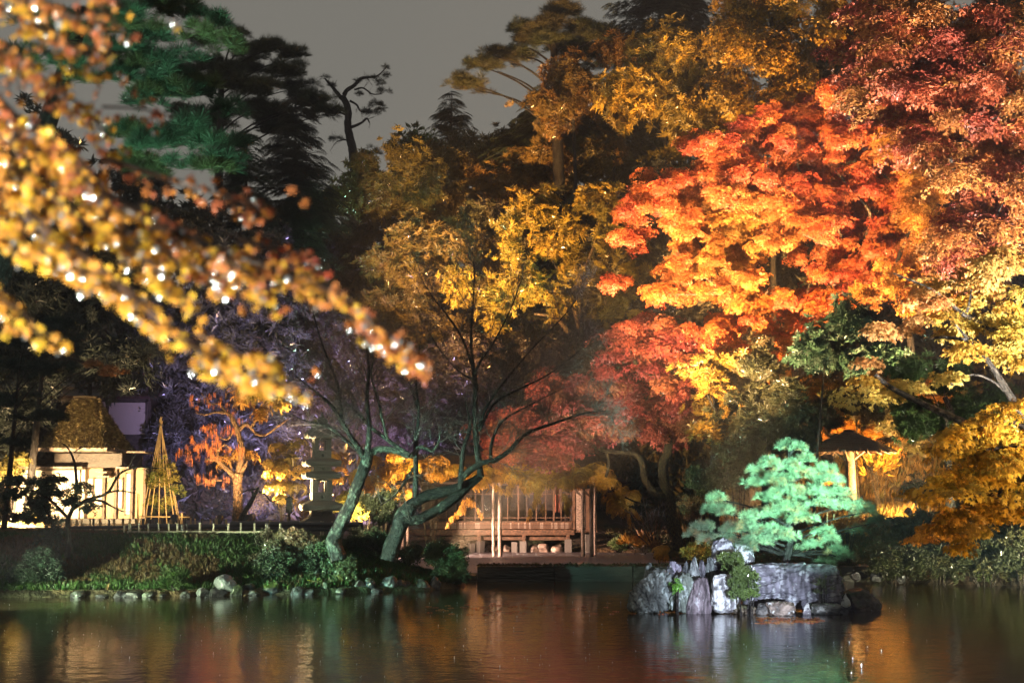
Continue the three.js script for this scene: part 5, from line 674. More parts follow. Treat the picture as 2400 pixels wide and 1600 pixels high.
tree('ginkgo_tree', 'tall amber-dark tree with drooping leaves at the top right', { ...broad, kind: 'maple', mat: MAT.leaf, D: 58, base: 1820, top: [1810, 40], seed: 103, size: 0.5, sub: 0.8, dens: 1, flat: 1, pal: [lin(0.36, 0.2, 0.02), lin(0.26, 0.15, 0.02), lin(0.16, 0.1, 0.018)], blobs: [[1722, 40, 56, 46], [1792, 40, 60, 56], [1702, 112, 56, 46], [1782, 132, 66, 54], [1852, 62, 60, 56], [1882, 122, 50, 46], [1832, 182, 56, 46], [1722, 202, 56, 46], [1902, 32, 50, 40], [1952, 62, 40, 56], [1762, 262, 56, 26], [1852, 242, 50, 36], [1960, -20, 60, 40], [1780, -40, 80, 40]] });
tree('evergreen_tree', 'dark evergreen behind the purple maple at the top right', { ...broad, D: 66, base: 2060, top: [2060, 120], seed: 126, pal: [lin(0.06, 0.045, 0.02), lin(0.05, 0.045, 0.02)], size: 0.5, sub: 1, blobs: [[2020, 60, 90, 60], [2130, 60, 90, 60], [2230, 120, 90, 60], [1960, 160, 80, 60], [2060, 200, 90, 60], [2180, 240, 90, 60], [2300, 220, 90, 70], [2360, 80, 90, 70], [1900, 200, 70, 50], [2080, 320, 90, 60], [2260, 380, 90, 70]] });
tree('evergreen_tree', 'dark wood tree behind the great orange maple', { ...broad, D: 60, base: 1760, top: [1760, 450], seed: 127, pal: [lin(0.05, 0.04, 0.025), lin(0.04, 0.035, 0.022)], size: 0.45, sub: 0.9, blobs: [[1600, 480, 80, 50], [1700, 420, 90, 50], [1820, 420, 90, 50], [1940, 440, 90, 60], [2060, 480, 90, 60], [1620, 600, 80, 50], [1740, 560, 90, 50], [1880, 560, 90, 60], [2020, 600, 90, 60], [1600, 720, 80, 50], [1720, 720, 90, 50], [1860, 700, 90, 60], [1560, 840, 80, 50], [1480, 900, 80, 60], [1400, 860, 80, 50], [1340, 920, 80, 50]] });
tree('evergreen_tree', 'dark evergreen closing the gap below the bare skyline pine', { ...broad, D: 82, base: 820, top: [820, 560], seed: 128, pal: [lin(0.09, 0.075, 0.03), lin(0.07, 0.062, 0.028)], size: 0.5, sub: 1, blobs: [[830, 570, 70, 50], [780, 540, 60, 50], [880, 620, 70, 60], [760, 640, 70, 60], [820, 700, 70, 60], [760, 480, 40, 40], [900, 540, 60, 40], [1010, 520, 60, 40], [1000, 400, 60, 50], [1080, 360, 60, 36], [940, 420, 50, 40]] });
// ---- dark wood at the left, behind the blurred branch
tree('evergreen_tree', 'dark evergreen wood-edge tree behind the blurred branch at the left', { ...broad, D: 58, base: 200, top: [210, 760], seed: 104, pal: [lin(0.05, 0.06, 0.05), lin(0.045, 0.055, 0.05)], size: 0.55, sub: 1.1, dens: 0.8, blobs: [[60, 720, 130, 80], [220, 700, 120, 90], [100, 860, 120, 70], [250, 830, 110, 70], [40, 980, 90, 60], [60, 560, 130, 100], [200, 560, 120, 100], [60, 400, 140, 100]] });
tree('evergreen_tree', 'dark evergreen behind the blurred branch, above the pole cone', { ...broad, D: 63, base: 470, top: [480, 720], seed: 105, pal: [lin(0.06, 0.062, 0.055), lin(0.065, 0.062, 0.05)], size: 0.55, sub: 1.1, dens: 0.8, blobs: [[400, 720, 120, 90], [520, 680, 110, 100], [420, 850, 100, 70], [540, 830, 100, 80], [640, 780, 80, 90], [600, 900, 80, 60], [420, 950, 80, 60], [640, 660, 90, 80], [380, 560, 120, 90], [500, 1010, 90, 50], [400, 1060, 60, 60], [300, 480, 100, 90], [620, 1000, 60, 40]] });
tree('pine_tree', 'low pine bough lit brown above the storehouse wall', { ...pineO, D: 50, base: 60, top: [100, 850], rt: 0.16, size: 0.2, sub: 0.4, dens: 0.5, seed: 106, pal: [lin(0.26, 0.13, 0.05), lin(0.2, 0.1, 0.05)], blobs: [[246, 870, 32, 10, 0], [225, 860, 26, 8, 0], [255, 882, 18, 8, 0]], stems: [[[[100, 850], [150, 838], [195, 850], [240, 868]], [5, 4, 3, 1.5]]] });
tree('pine_tree', 'dim blue-green pine at the left edge in front of the tea house', { ...pineO, D: 44, base: 10, top: [40, 900], rt: 0.1, size: 0.24, sub: 0.5, dens: 0.5, seed: 107, pal: [lin(0.03, 0.055, 0.045), lin(0.025, 0.045, 0.04)], blobs: [[60, 800, 90, 24], [140, 780, 80, 22], [40, 860, 80, 24], [120, 880, 70, 22], [30, 940, 60, 24], [80, 980, 60, 20], [20, 1040, 40, 20], [170, 820, 60, 18]] });
shrub('leafy bush lit from behind at the left edge of the tea house wall', 30, 1100, 40, 34, 50, { size: 0.2, kind: 'rosette', pal: [lin(0.16, 0.13, 0.03)], sub: 0.4, dens: 0.8, name: 'garden_bush', cat: 'bush' });
shrub('low dry bush lit bright at the foot of the tea house', 70, 1235, 70, 26, 49, { size: 0.16, kind: 'pinnate', pal: [lin(0.3, 0.22, 0.08)], sub: 0.35, dens: 0.5, name: 'garden_bush', cat: 'bush', mat: MAT.leaf });
// ================================================================ the maples
const mapleO = { kind: 'maple', flat: 0.6, up: 0.62, shell: 0.2, size: 0.25, sub: 0.34, dens: 0.75, soft: 1, kx: 1.02, ky: 1.45, split: 7, depthK: 0.9, cat: 'maple tree' };
{
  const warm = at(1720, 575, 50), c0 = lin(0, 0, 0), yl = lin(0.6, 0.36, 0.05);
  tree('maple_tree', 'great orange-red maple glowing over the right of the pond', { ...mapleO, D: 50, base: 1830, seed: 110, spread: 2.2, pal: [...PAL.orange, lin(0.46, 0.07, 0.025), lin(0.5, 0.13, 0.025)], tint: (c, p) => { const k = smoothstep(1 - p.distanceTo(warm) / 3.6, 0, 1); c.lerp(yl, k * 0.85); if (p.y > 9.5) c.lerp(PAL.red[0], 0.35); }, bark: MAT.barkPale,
    blobs: [[1900, 236, 58, 26], [1850, 268, 70, 28], [1930, 290, 70, 28], [1790, 302, 70, 26], [1990, 270, 50, 30], [1722, 345, 70, 22], [1822, 340, 80, 24], [1922, 350, 80, 24], [2012, 342, 60, 28], [1640, 330, 44, 14], [1560, 425, 56, 16], [1642, 400, 70, 22], [1742, 400, 80, 24], [1852, 400, 80, 24], [1962, 412, 80, 24], [2062, 402, 60, 28], [1545, 470, 56, 16], [1642, 465, 80, 22], [1752, 460, 80, 22], [1862, 465, 80, 22], [1972, 470, 80, 22], [2082, 470, 70, 22], [1485, 500, 50, 11], [1562, 520, 70, 18], [1662, 520, 80, 22], [1772, 520, 80, 20], [1882, 520, 80, 20], [1992, 530, 80, 22], [2092, 530, 60, 22], [1640, 572, 56, 20], [1720, 590, 70, 22], [1830, 582, 52, 20], [1990, 592, 70, 20], [2072, 592, 60, 20], [1592, 632, 56, 16], [1672, 640, 76, 18], [1752, 632, 56, 18], [1952, 640, 70, 18], [2042, 640, 60, 18], [1562, 690, 60, 11], [1642, 690, 56, 14], [1742, 692, 66, 18], [1832, 702, 60, 20], [1922, 702, 66, 20], [2002, 702, 46, 18], [1702, 762, 56, 14], [1652, 772, 60, 10], [1762, 752, 56, 14], [1872, 742, 56, 16], [1952, 742, 46, 14], [1682, 802, 46, 10], [1722, 822, 36, 8], [1850, 802, 46, 18], [1902, 782, 36, 16], [1450, 655, 30, 12], [2100, 340, 60, 30], [2130, 420, 60, 30], [2140, 500, 60, 30], [2130, 590, 56, 26], [2090, 660, 50, 20], [2060, 300, 60, 30], [1500, 450, 40, 14], [1470, 560, 30, 10]],
    back: [[1590, 440, 50], [1690, 390, 60], [1790, 330, 60], [1890, 290, 60], [1980, 330, 60], [2070, 380, 60], [1640, 470, 60], [1740, 450, 60], [1840, 410, 60], [1940, 400, 60], [2030, 450, 60], [2110, 450, 50], [1600, 530, 50], [1700, 530, 60], [1790, 520, 60], [1900, 490, 60], [2000, 520, 60], [2090, 530, 50], [1650, 610, 50], [1740, 610, 60], [1960, 600, 60], [2050, 600, 50], [1610, 680, 40], [1720, 680, 50], [1820, 700, 50], [1920, 680, 50], [1990, 680, 40], [1690, 760, 44], [1760, 740, 40], [1870, 750, 44], [1940, 740, 40], [1850, 800, 40]],
    stems: [[[[1800, 960], [1784, 860], [1745, 800], [1720, 730], [1690, 680], [1640, 640]], [7.5, 6.5, 5, 4, 3, 2]], [[[1868, 960], [1864, 860], [1862, 800], [1880, 740], [1900, 660]], [10, 8.5, 6, 4.5, 3]], [[[1862, 800], [1930, 700], [1985, 600], [1960, 530], [1905, 480]], [5, 5, 5, 4, 2]], [[[1745, 800], [1772, 735], [1800, 680]], [4, 3, 2]], [[[2000, 580], [1940, 572], [1880, 545], [1850, 530]], [5, 4.4, 3.4, 2]], [[[2010, 600], [2040, 500], [2000, 450], [1960, 400]], [4.5, 4, 3, 1.6]], [[[1720, 730], [1660, 600], [1600, 520]], [3.4, 2.4, 1.2]], [[[1690, 690], [1620, 690], [1540, 690]], [2.6, 2, 1]], [[[1985, 600], [2060, 560], [2120, 520]], [4, 3, 1.6]], [[[1965, 470], [1880, 410], [1860, 330]], [3, 2.2, 1.2]]] });
}
tree('maple_tree', 'darker amber-brown maple filling in behind the purple one', { ...mapleO, D: 47, base: 2150, seed: 111, pal: [lin(0.46, 0.2, 0.03), lin(0.4, 0.15, 0.03)], blobs: [[2120, 352, 60, 36], [2162, 432, 60, 40], [2152, 522, 60, 40], [2102, 622, 66, 26], [2200, 620, 60, 30], [2240, 500, 60, 40], [2060, 680, 60, 18], [2120, 260, 60, 30], [2160, 700, 60, 20], [2300, 640, 70, 30]], stems: [[[[2140, 1000], [2135, 800], [2100, 640], [2160, 480]], [10, 8, 6, 3]]] });
tree('maple_tree', 'purple-red maple with dark branches in the upper right corner', { ...mapleO, kind: 'maple', D: 36, base: 2430, seed: 112, size: 0.34, sub: 0.5, dens: 0.75, pal: PAL.purple, spread: 1.4, bark: MAT.barkGrey, back: [[2060, 90, 60], [2160, 90, 60], [2260, 90, 60], [2360, 100, 60], [2110, 180, 60], [2210, 190, 60], [2310, 190, 60], [2120, 260, 50], [2230, 290, 60], [2330, 300, 60], [2280, 400, 50], [2370, 400, 50], [2330, 500, 50]], blobs: [[2040, 50, 70, 34], [2132, 42, 80, 34], [2232, 42, 80, 34], [2332, 52, 80, 34], [2040, 122, 70, 34], [2132, 122, 80, 34], [2232, 122, 80, 34], [2332, 132, 80, 34], [1985, 105, 46, 34], [2062, 192, 80, 28], [2162, 202, 80, 28], [2262, 212, 80, 28], [2362, 222, 60, 28], [2102, 262, 90, 24], [2202, 282, 80, 24], [2302, 292, 80, 24], [2382, 302, 50, 24], [2022, 232, 60, 24], [2152, 332, 60, 18], [2252, 352, 66, 24], [2352, 372, 60, 34], [2302, 422, 80, 28], [2262, 452, 50, 28], [2372, 462, 60, 34], [2282, 512, 66, 28], [2242, 532, 40, 24], [2352, 542, 60, 34], [2302, 592, 70, 24], [2232, 572, 40, 18], [2252, 612, 56, 16], [2400, 420, 40, 60]], stems: [[[[2450, 268], [2365, 215], [2305, 145], [2235, 80], [2180, 45]], [10, 8.5, 6.5, 4, 1.6]], [[[2310, 150], [2292, 110], [2288, 60], [2296, 5]], [5, 4, 3, 2]], [[[2450, 276], [2385, 266], [2325, 278]], [4, 3, 1.6]], [[[2360, 215], [2300, 216], [2230, 212]], [4, 3.2, 1.6]], [[[2270, 470], [2222, 360], [2190, 290]], [6, 5, 2]], [[[2430, 700], [2420, 480], [2440, 268]], [14, 13, 12]], [[[2235, 80], [2160, 60], [2110, 20]], [3, 2, 1]], [[[2380, 440], [2350, 480], [2330, 520]], [2.5, 2, 1]]] });
tree('maple_tree', 'crimson maple over the wisteria with a twisted mossy trunk', { ...mapleO, D: 51, base: 1600, seed: 113, size: 0.36, sub: 0.56, dens: 0.85, flat: 0.4, pal: PAL.red, spread: 1.6, bark: S({ color: lin(0.16, 0.13, 0.04), map: T.barkC, bumpMap: T.bark, bumpScale: 0.04, roughness: 0.8 }), back: [[1480, 800, 40], [1550, 790, 40], [1500, 860, 40], [1400, 920, 44], [1330, 940, 44], [1270, 970, 44], [1470, 930, 44], [1560, 930, 44], [1200, 1010, 40], [1290, 1010, 40], [1370, 980, 40], [1600, 940, 40], [1240, 1040, 36]], blobs: [[1472, 782, 46, 18], [1542, 772, 46, 24], [1592, 792, 46, 18], [1452, 832, 56, 18], [1532, 832, 40, 18], [1612, 832, 36, 16], [1382, 892, 56, 18], [1322, 902, 56, 20], [1272, 932, 56, 22], [1452, 892, 46, 20], [1562, 892, 50, 20], [1622, 902, 46, 20], [1232, 972, 56, 22], [1182, 1002, 46, 24], [1152, 1032, 36, 26], [1302, 972, 56, 22], [1382, 962, 56, 22], [1452, 962, 56, 20], [1532, 957, 56, 20], [1602, 972, 46, 18], [1642, 992, 30, 16], [1222, 1042, 46, 22], [1292, 1032, 46, 22], [1352, 1022, 46, 18], [1272, 1072, 32, 14], [1422, 1006, 46, 14], [1502, 1000, 46, 14], [1560, 1006, 36, 12], [1182, 1056, 30, 20]], stems: [
  [[[1598, 1320], [1590, 1270], [1574, 1210], [1568, 1160], [1556, 1130], [1553, 1088], [1567, 1050], [1561, 1005], [1568, 960], [1545, 900]], [17, 16, 14, 13, 10, 10, 10, 9, 8, 5]], [[[1600, 1310], [1582, 1265], [1560, 1220], [1538, 1188]], [7, 6.5, 6, 4]], [[[1568, 1165], [1540, 1158], [1512, 1124], [1504, 1084], [1493, 1066], [1458, 1060], [1420, 1058], [1380, 1037]], [10, 9, 8, 7.5, 6.5, 5, 4, 2.4]], [[[1424, 1060], [1427, 1092], [1420, 1118]], [3.4, 3.2, 3.4]], [[[1538, 1188], [1500, 1180], [1465, 1165]], [5, 3, 1.6]],
  [[[1500, 880], [1490, 850], [1480, 830], [1460, 815]], [6, 5.5, 5, 3]], [[[1540, 890], [1530, 860], [1515, 840]], [8, 7, 5]], [[[1455, 890], [1448, 860], [1450, 850]], [4, 4, 2]], [[[1580, 960], [1560, 930], [1540, 890], [1510, 870]], [7, 6, 5, 3]]] });
const big = { kind: 'bigmaple', kx: 1.1, ky: 1.2, flat: 0.35, up: 0.7, shell: 0.3, size: 0.18, sub: 0.24, dens: 0.75, soft: 1, depthK: 0.8, cat: 'maple tree', spread: 0.6, limbR: 0.12 };
{ const pink = lin(0.6, 0.2, 0.12), ed = at(2030, 850, 20);
tree('maple_tree', 'brightly lit pale-yellow maple leaning in from the right edge', { ...big, D: 20, base: 2560, seed: 114, pal: [lin(0.66, 0.5, 0.12), lin(0.6, 0.44, 0.08), lin(0.58, 0.36, 0.06)], tint: (c, p) => { if (p.x < 5.9 && p.y > 3.9) c.lerp(pink, 0.55); if (p.y > 5.15) c.lerp(pink, 0.3); }, bark: MAT.barkGrey, blobs: [[2351, 588, 38, 24], [2317, 615, 46, 20], [2365, 617, 46, 24], [2259, 640, 38, 16], [2305, 662, 46, 20], [2376, 662, 46, 24], [2204, 668, 46, 12], [2158, 690, 36, 10], [2259, 697, 56, 18], [2351, 708, 56, 24], [2395, 742, 40, 30], [2192, 708, 36, 14], [2122, 736, 36, 12], [2174, 742, 46, 16], [2072, 770, 42, 12], [2134, 766, 36, 14], [2236, 772, 56, 16], [2317, 760, 56, 20], [2376, 788, 56, 22], [2213, 822, 36, 14], [2288, 812, 56, 18], [2351, 834, 46, 16], [2393, 858, 36, 16], [2047, 840, 50, 10], [2030, 890, 34, 12], [2008, 925, 16, 10], [2121, 903, 46, 16], [2174, 897, 46, 14], [2226, 880, 36, 11], [2088, 926, 30, 10]], stems: [[[[2560, 1250], [2480, 1080], [2390, 960], [2345, 890], [2312, 838]], [26, 16, 10, 8, 6]], [[[2480, 860], [2345, 782], [2265, 740], [2190, 682], [2095, 640]], [9, 6, 5, 3.4, 1.4]], [[[2280, 798], [2215, 790], [2160, 796]], [5, 4, 2]], [[[2380, 945], [2330, 895], [2280, 878], [2230, 900]], [3, 2.6, 2, 1]], [[[2265, 740], [2275, 700], [2280, 660]], [4, 3, 1.6]], [[[2260, 990], [2190, 958], [2130, 930], [2085, 905], [2052, 878]], [9, 8, 7, 6, 4]], [[[2312, 838], [2270, 795], [2240, 760]], [5, 4, 2]]] }); }
tree('maple_tree', 'low amber-yellow maple branches hanging over the right bank', { ...big, D: 18.5, base: 2620, seed: 115, pal: [lin(0.6, 0.34, 0.03), lin(0.55, 0.3, 0.03), lin(0.6, 0.4, 0.05)], tint: (c, p) => { if (p.x < 5.9 && p.y < 2.0) c.lerp(PAL.red[1], 0.35); }, blobs: [[2391, 948, 30, 16], [2353, 976, 46, 18], [2294, 990, 46, 12], [2248, 1017, 46, 13], [2345, 1017, 56, 16], [2400, 1020, 30, 16], [2202, 1052, 36, 10], [2271, 1057, 46, 12], [2330, 1052, 56, 13], [2387, 1057, 46, 14], [2305, 1082, 56, 13], [2376, 1087, 56, 14], [2190, 1132, 46, 12], [2236, 1120, 46, 12], [2294, 1114, 46, 12], [2351, 1120, 46, 12], [2180, 1160, 26, 10], [2271, 1144, 36, 11], [2376, 1150, 46, 13], [2305, 1178, 46, 11], [2353, 1178, 46, 11], [2248, 1207, 46, 12], [2202, 1236, 36, 13], [2181, 1258, 22, 10], [2260, 1240, 36, 12], [2294, 1241, 26, 12], [2288, 1264, 20, 10], [2254, 1275, 14, 8], [2318, 1207, 36, 11], [2390, 1200, 30, 14]], stems: [[[[2620, 1320], [2520, 1150], [2420, 1060], [2340, 1050], [2260, 1075]], [18, 12, 7, 5, 2]], [[[2500, 1150], [2400, 1140], [2300, 1170], [2210, 1230]], [7, 5, 3.4, 1.6]], [[[2440, 1040], [2380, 990], [2300, 1000]], [5, 4, 2]]] });
// ================================================================ right bank
const glossO = { ...broad, mat: MAT.glossy, size: 0.26, sub: 0.42, cat: 'evergreen bush' };
tree('evergreen_tree', 'teal-lit evergreen between the orange maple and the pale-yellow maple', { ...broad, D: 44, base: 1900, top: [1935, 835], rt: 0.06, seed: 120, size: 0.26, sub: 0.5, pal: [lin(0.035, 0.08, 0.045), lin(0.03, 0.065, 0.04)], blobs: [[1962, 752, 66, 34], [2012, 772, 50, 34], [1902, 832, 56, 26], [1982, 842, 60, 26], [1935, 790, 46, 30], [2060, 830, 50, 30]] });
tree('camellia_tree', 'dark glossy camellia with wet sparkling leaves behind the islet pine', { ...glossO, D: 46, base: 1790, top: [1790, 960], bark: MAT.barkDark, seed: 121, pal: [lin(0.045, 0.046, 0.02), lin(0.06, 0.055, 0.022)], blobs: [[1792, 872, 56, 34], [1762, 932, 56, 34], [1842, 922, 50, 34], [1722, 982, 46, 34], [1792, 1002, 56, 34], [1872, 982, 46, 34], [1742, 1052, 46, 30], [1692, 1032, 26, 26], [1820, 1060, 50, 30], [1880, 1040, 40, 26]] });
tree('camellia_tree', 'sparkling dark bush above the garden shelter roof', { ...glossO, D: 57, base: 2020, top: [2010, 960], rt: 0.05, seed: 122, pal: [lin(0.07, 0.07, 0.025), lin(0.09, 0.07, 0.03)], blobs: [[1962, 932, 56, 24], [2012, 962, 46, 24], [2070, 980, 50, 26], [1920, 970, 40, 26], [2110, 1030, 46, 26], [2130, 980, 40, 26]] });
tree('maple_tree', 'small amber-leaved tree beside the crimson maple', { ...mapleO, kind: 'rosette', mat: MAT.leaf, D: 48, base: 1680, top: [1680, 960], seed: 123, size: 0.28, sub: 0.42, bark: MAT.barkDark, flat: 0.6, pal: [lin(0.26, 0.14, 0.02), lin(0.2, 0.12, 0.02)], blobs: [[1652, 942, 38, 26], [1682, 902, 36, 26], [1692, 972, 46, 30], [1652, 1012, 36, 20], [1722, 1012, 34, 20], [1632, 882, 36, 16], [1702, 1042, 34, 12], [1640, 860, 40, 20], [1720, 840, 50, 20]] });
tree('maple_tree', 'dim orange-leaved tree glowing behind the garden shelter', { ...mapleO, D: 59, base: 2000, top: [2000, 930], seed: 124, pal: [lin(0.44, 0.2, 0.03), lin(0.36, 0.16, 0.03)], flat: 0.6, blobs: [[1932, 902, 76, 30], [2052, 882, 56, 30], [2102, 970, 56, 30], [1852, 902, 56, 26], [2082, 1012, 56, 26], [2152, 1002, 56, 34], [1960, 990, 60, 26], [1900, 1010, 50, 24], [2180, 930, 60, 30]], stems: [[[[2002, 1100], [1985, 980], [1965, 900]], [4, 3.4, 2]], [[[2060, 1130], [2032, 1080], [2018, 1020]], [3.4, 3, 2]]] });
shrub('amber fountain grass behind the garden shelter post', 2062, 1092, 46, 44, 57.5, { size: 0.5, kind: 'grass', mat: MAT.grass, pal: [lin(0.4, 0.22, 0.03), lin(0.34, 0.2, 0.03)], sub: 0.6, dens: 1.1, name: 'fountain_grass', cat: 'ornamental grass' });
shrub('amber bush left of the garden shelter post', 1945, 1110, 36, 36, 57, { size: 0.28, kind: 'rosette', mat: MAT.leaf, pal: [lin(0.4, 0.22, 0.03)], sub: 0.45, name: 'garden_bush', cat: 'bush' });
tree('evergreen_tree', 'glossy green evergreen under the pale-yellow maple', { ...glossO, D: 37.5, base: 2230, top: [2220, 980], seed: 125, size: 0.2, sub: 0.36, pal: [lin(0.05, 0.1, 0.03), lin(0.06, 0.11, 0.03)], bark: MAT.barkGrey, blobs: [[2232, 952, 40, 24], [2192, 1002, 36, 30], [2262, 1002, 36, 26], [2142, 1012, 30, 24], [2300, 960, 40, 26], [2340, 930, 40, 24], [2150, 960, 36, 20], [2210, 890, 50, 26], [2130, 870, 40, 24]], stems: [[[[2330, 1100], [2322, 980], [2312, 900]], [11, 9, 7]], [[[2255, 1080], [2240, 990], [2215, 930]], [9, 8, 6]]] });
const bankO = { size: 0.13, sub: 0.28, pal: [lin(0.05, 0.06, 0.022), lin(0.07, 0.07, 0.025), lin(0.04, 0.05, 0.02)], name: 'bank_shrub', cat: 'shrub', dens: 1.1, mat: MAT.glossy };
shrub('dark shrub with shiny leaves left of the islet pine', 1668, 1128, 58, 40, 44, { ...bankO, size: 0.17 });
shrub('dark shrub just left of the islet pine top', 1728, 1110, 46, 44, 45, { ...bankO, size: 0.17 });
shrub('rusty brown bush between the twisted trunk and the islet pine', 1630, 1196, 34, 36, 44, { ...bankO, pal: [lin(0.22, 0.1, 0.03), lin(0.15, 0.09, 0.03)] });
shrub('orange-lit bush behind the islet pine, right of its trunk', 1985, 1236, 46, 22, 40, { ...bankO, pal: [lin(0.34, 0.17, 0.03)], mat: MAT.leaf });
shrub('orange-lit low bush behind the islet pine trunk', 1912, 1256, 34, 16, 39.5, { ...bankO, pal: [lin(0.34, 0.15, 0.03)], mat: MAT.leaf });
shrub('amber low plants on the bank behind the upper white rocks', 1640, 1302, 46, 18, 40.5, { ...bankO, pal: [lin(0.4, 0.22, 0.04), lin(0.25, 0.2, 0.04)], mat: MAT.leaf });
shrub('yellow-lit broad-leaved plant at the water by the twisted trunk', 1552, 1296, 18, 24, 46, { ...bankO, size: 0.15, kind: 'pinnate', pal: PAL.yellow, mat: MAT.leaf, cat: 'plant', name: 'bank_plant' });
shrub('amber weeds on the shore right of the pavilion', 1500, 1276, 44, 14, 55, { ...bankO, size: 0.3, kind: 'grass', pal: PAL.amber, mat: MAT.grass, cat: 'weeds', name: 'bank_weeds' });
shrub('green weeds on the shore under the box by the right bank', 1452, 1282, 24, 12, 55.5, { ...bankO, size: 0.22, pal: [lin(0.1, 0.16, 0.05)], cat: 'weeds', name: 'bank_weeds' });
for (const [l, x, y, rx, ry, D] of [['broad dark shrub on the right shore nearest the islet', 2095, 1330, 70, 36, 36.2], ['dark shrub mound in the middle of the right shore', 2200, 1318, 76, 50, 36], ['dark shrub on the right shore below the low amber branches', 2310, 1320, 80, 56, 35.6], ['dark shrub at the right edge of the shore', 2400, 1310, 70, 60, 35], ['olive shrub higher on the right slope', 2130, 1240, 70, 40, 40], ['olive shrub on the slope under the low amber branches', 2250, 1250, 80, 50, 39], ['dark bush at the right edge halfway up the slope', 2390, 1230, 60, 50, 38], ['small bush on the slope right of the garden shelter', 2165, 1150, 50, 26, 46]]) shrub(l, x, y, rx, ry, D, { ...bankO, size: 0.15, rz: rx * 0.6, dens: 0.9 });
{ // ground cover over the right slope
  const f = new Fill(130), R = f.R; for (let i = 0; i < 20000; i++) { const D = 35 + R() * 26, x = 4 + R() * 22, s = shore(x, D); if (s < 0.1) continue; f.put(R() < 0.45 ? 'grass' : 'shrub', V(x, ground(x, D), -D), V((R() - 0.5) * 0.6, 1, 0.3), 0.1 + R() * 0.13, f.color([lin(0.05, 0.07, 0.022), lin(0.08, 0.075, 0.025), lin(0.1, 0.075, 0.025)], 0.35)); }
  for (let i = 0; i < 9000; i++) { const D = 55 + R() * 16, x = 7 + R() * 22; f.put('grass', V(x, ground(x, D), -D), V((R() - 0.5) * 0.6, 1, 0.4), 0.3 + R() * 0.35, f.color([lin(0.16, 0.1, 0.025), lin(0.2, 0.12, 0.03), lin(0.08, 0.075, 0.02)], 0.35)); }
  f.build('slope_cover', MAT.grass, scene, V(0, 0, 0)).forEach((m, i) => { m.name = i ? 'slope_ferns' : 'slope_grass'; tag(m, i ? 'dark leafy ground cover on the right slope' : 'dark wet grass on the right slope', i ? 'ground cover' : 'grass', null, 'stuff'); });
}
bareTree('twig_bush', 'warm-lit leafless twiggy bush at the foot of the twisted trunk', 'bush', 49, 1530, [[1545, 1175], [1510, 1180], [1480, 1200], [1460, 1230], [1500, 1210], [1530, 1200], [1555, 1200]].map(([x, y], i) => ({ p: [[1532 + i * 3, 1296], [lerp(1535, x, 0.5), lerp(1290, y, 0.55)], [x, y]], r: [2.2, 1.6, 0.8], t: 4 })), { seed: 25, lichen: -0.3, baseColor: lin(0.34, 0.2, 0.09), trunk: 7, tw: { len: 0.6, r: 0.009, levels: 2 }, depth: 0.6 });
[[2006, 1352, 22, 16, 'leftmost of the three dark stones on the right shore'], [2056, 1352, 26, 20, 'middle one of the three dark stones on the right shore'], [2112, 1358, 28, 14, 'rightmost of the three dark stones on the right shore']].forEach(([x, y, w, h, l], i) => { const D = 36.2, m = M(D), r = mesh('shore_stone', rockGeo(700 + i, w * m * 0.6, h * m * 0.7, w * m * 0.5, { detail: 9, lichen: 0.05, base: lin(0.08, 0.08, 0.09), pale: lin(0.4, 0.4, 0.45) }), MAT.wetRock, scene); r.position.copy(at(x, y, D)); tag(r, l, 'stone', 'stones on the right shore'); });
[[2054, 1132, 22, 14, 'largest pale stone edging the path right of the garden shelter'], [2092, 1118, 10, 7, 'small pale stone on the path edge, middle of three'], [2150, 1108, 10, 7, 'small pale stone on the path edge, farthest up the slope']].forEach(([x, y, w, h, l], i) => { const D = 50, m = M(D), p = at(x, y, D), r = mesh('path_stone', rockGeo(720 + i, w * m * 0.6, h * m * 0.8, w * m * 0.5, { detail: 8, lichen: 0.3, base: lin(0.2, 0.18, 0.16), pale: lin(0.6, 0.58, 0.55) }), MAT.rock, scene); p.y = ground(p.x, D) + h * m * 0.3; r.position.copy(p); tag(r, l, 'stone', 'stones along the slope path'); });
{ // timber box on the far bank
  const D = 55.5, p = foot(1458, D), g = thing('timber_box', 'weathered timber box on the bank right of the trellis', 'box', p), m = M(D); mesh('box_body', box(16 * m, 24 * m, 0.25, 0, 0.25, 0, 0.02), MAT.wood, g); mesh('lid', box(19 * m, 2.5 * m, 0.3, 0, 0.25 + 13 * m, 0), MAT.wood, g);
}

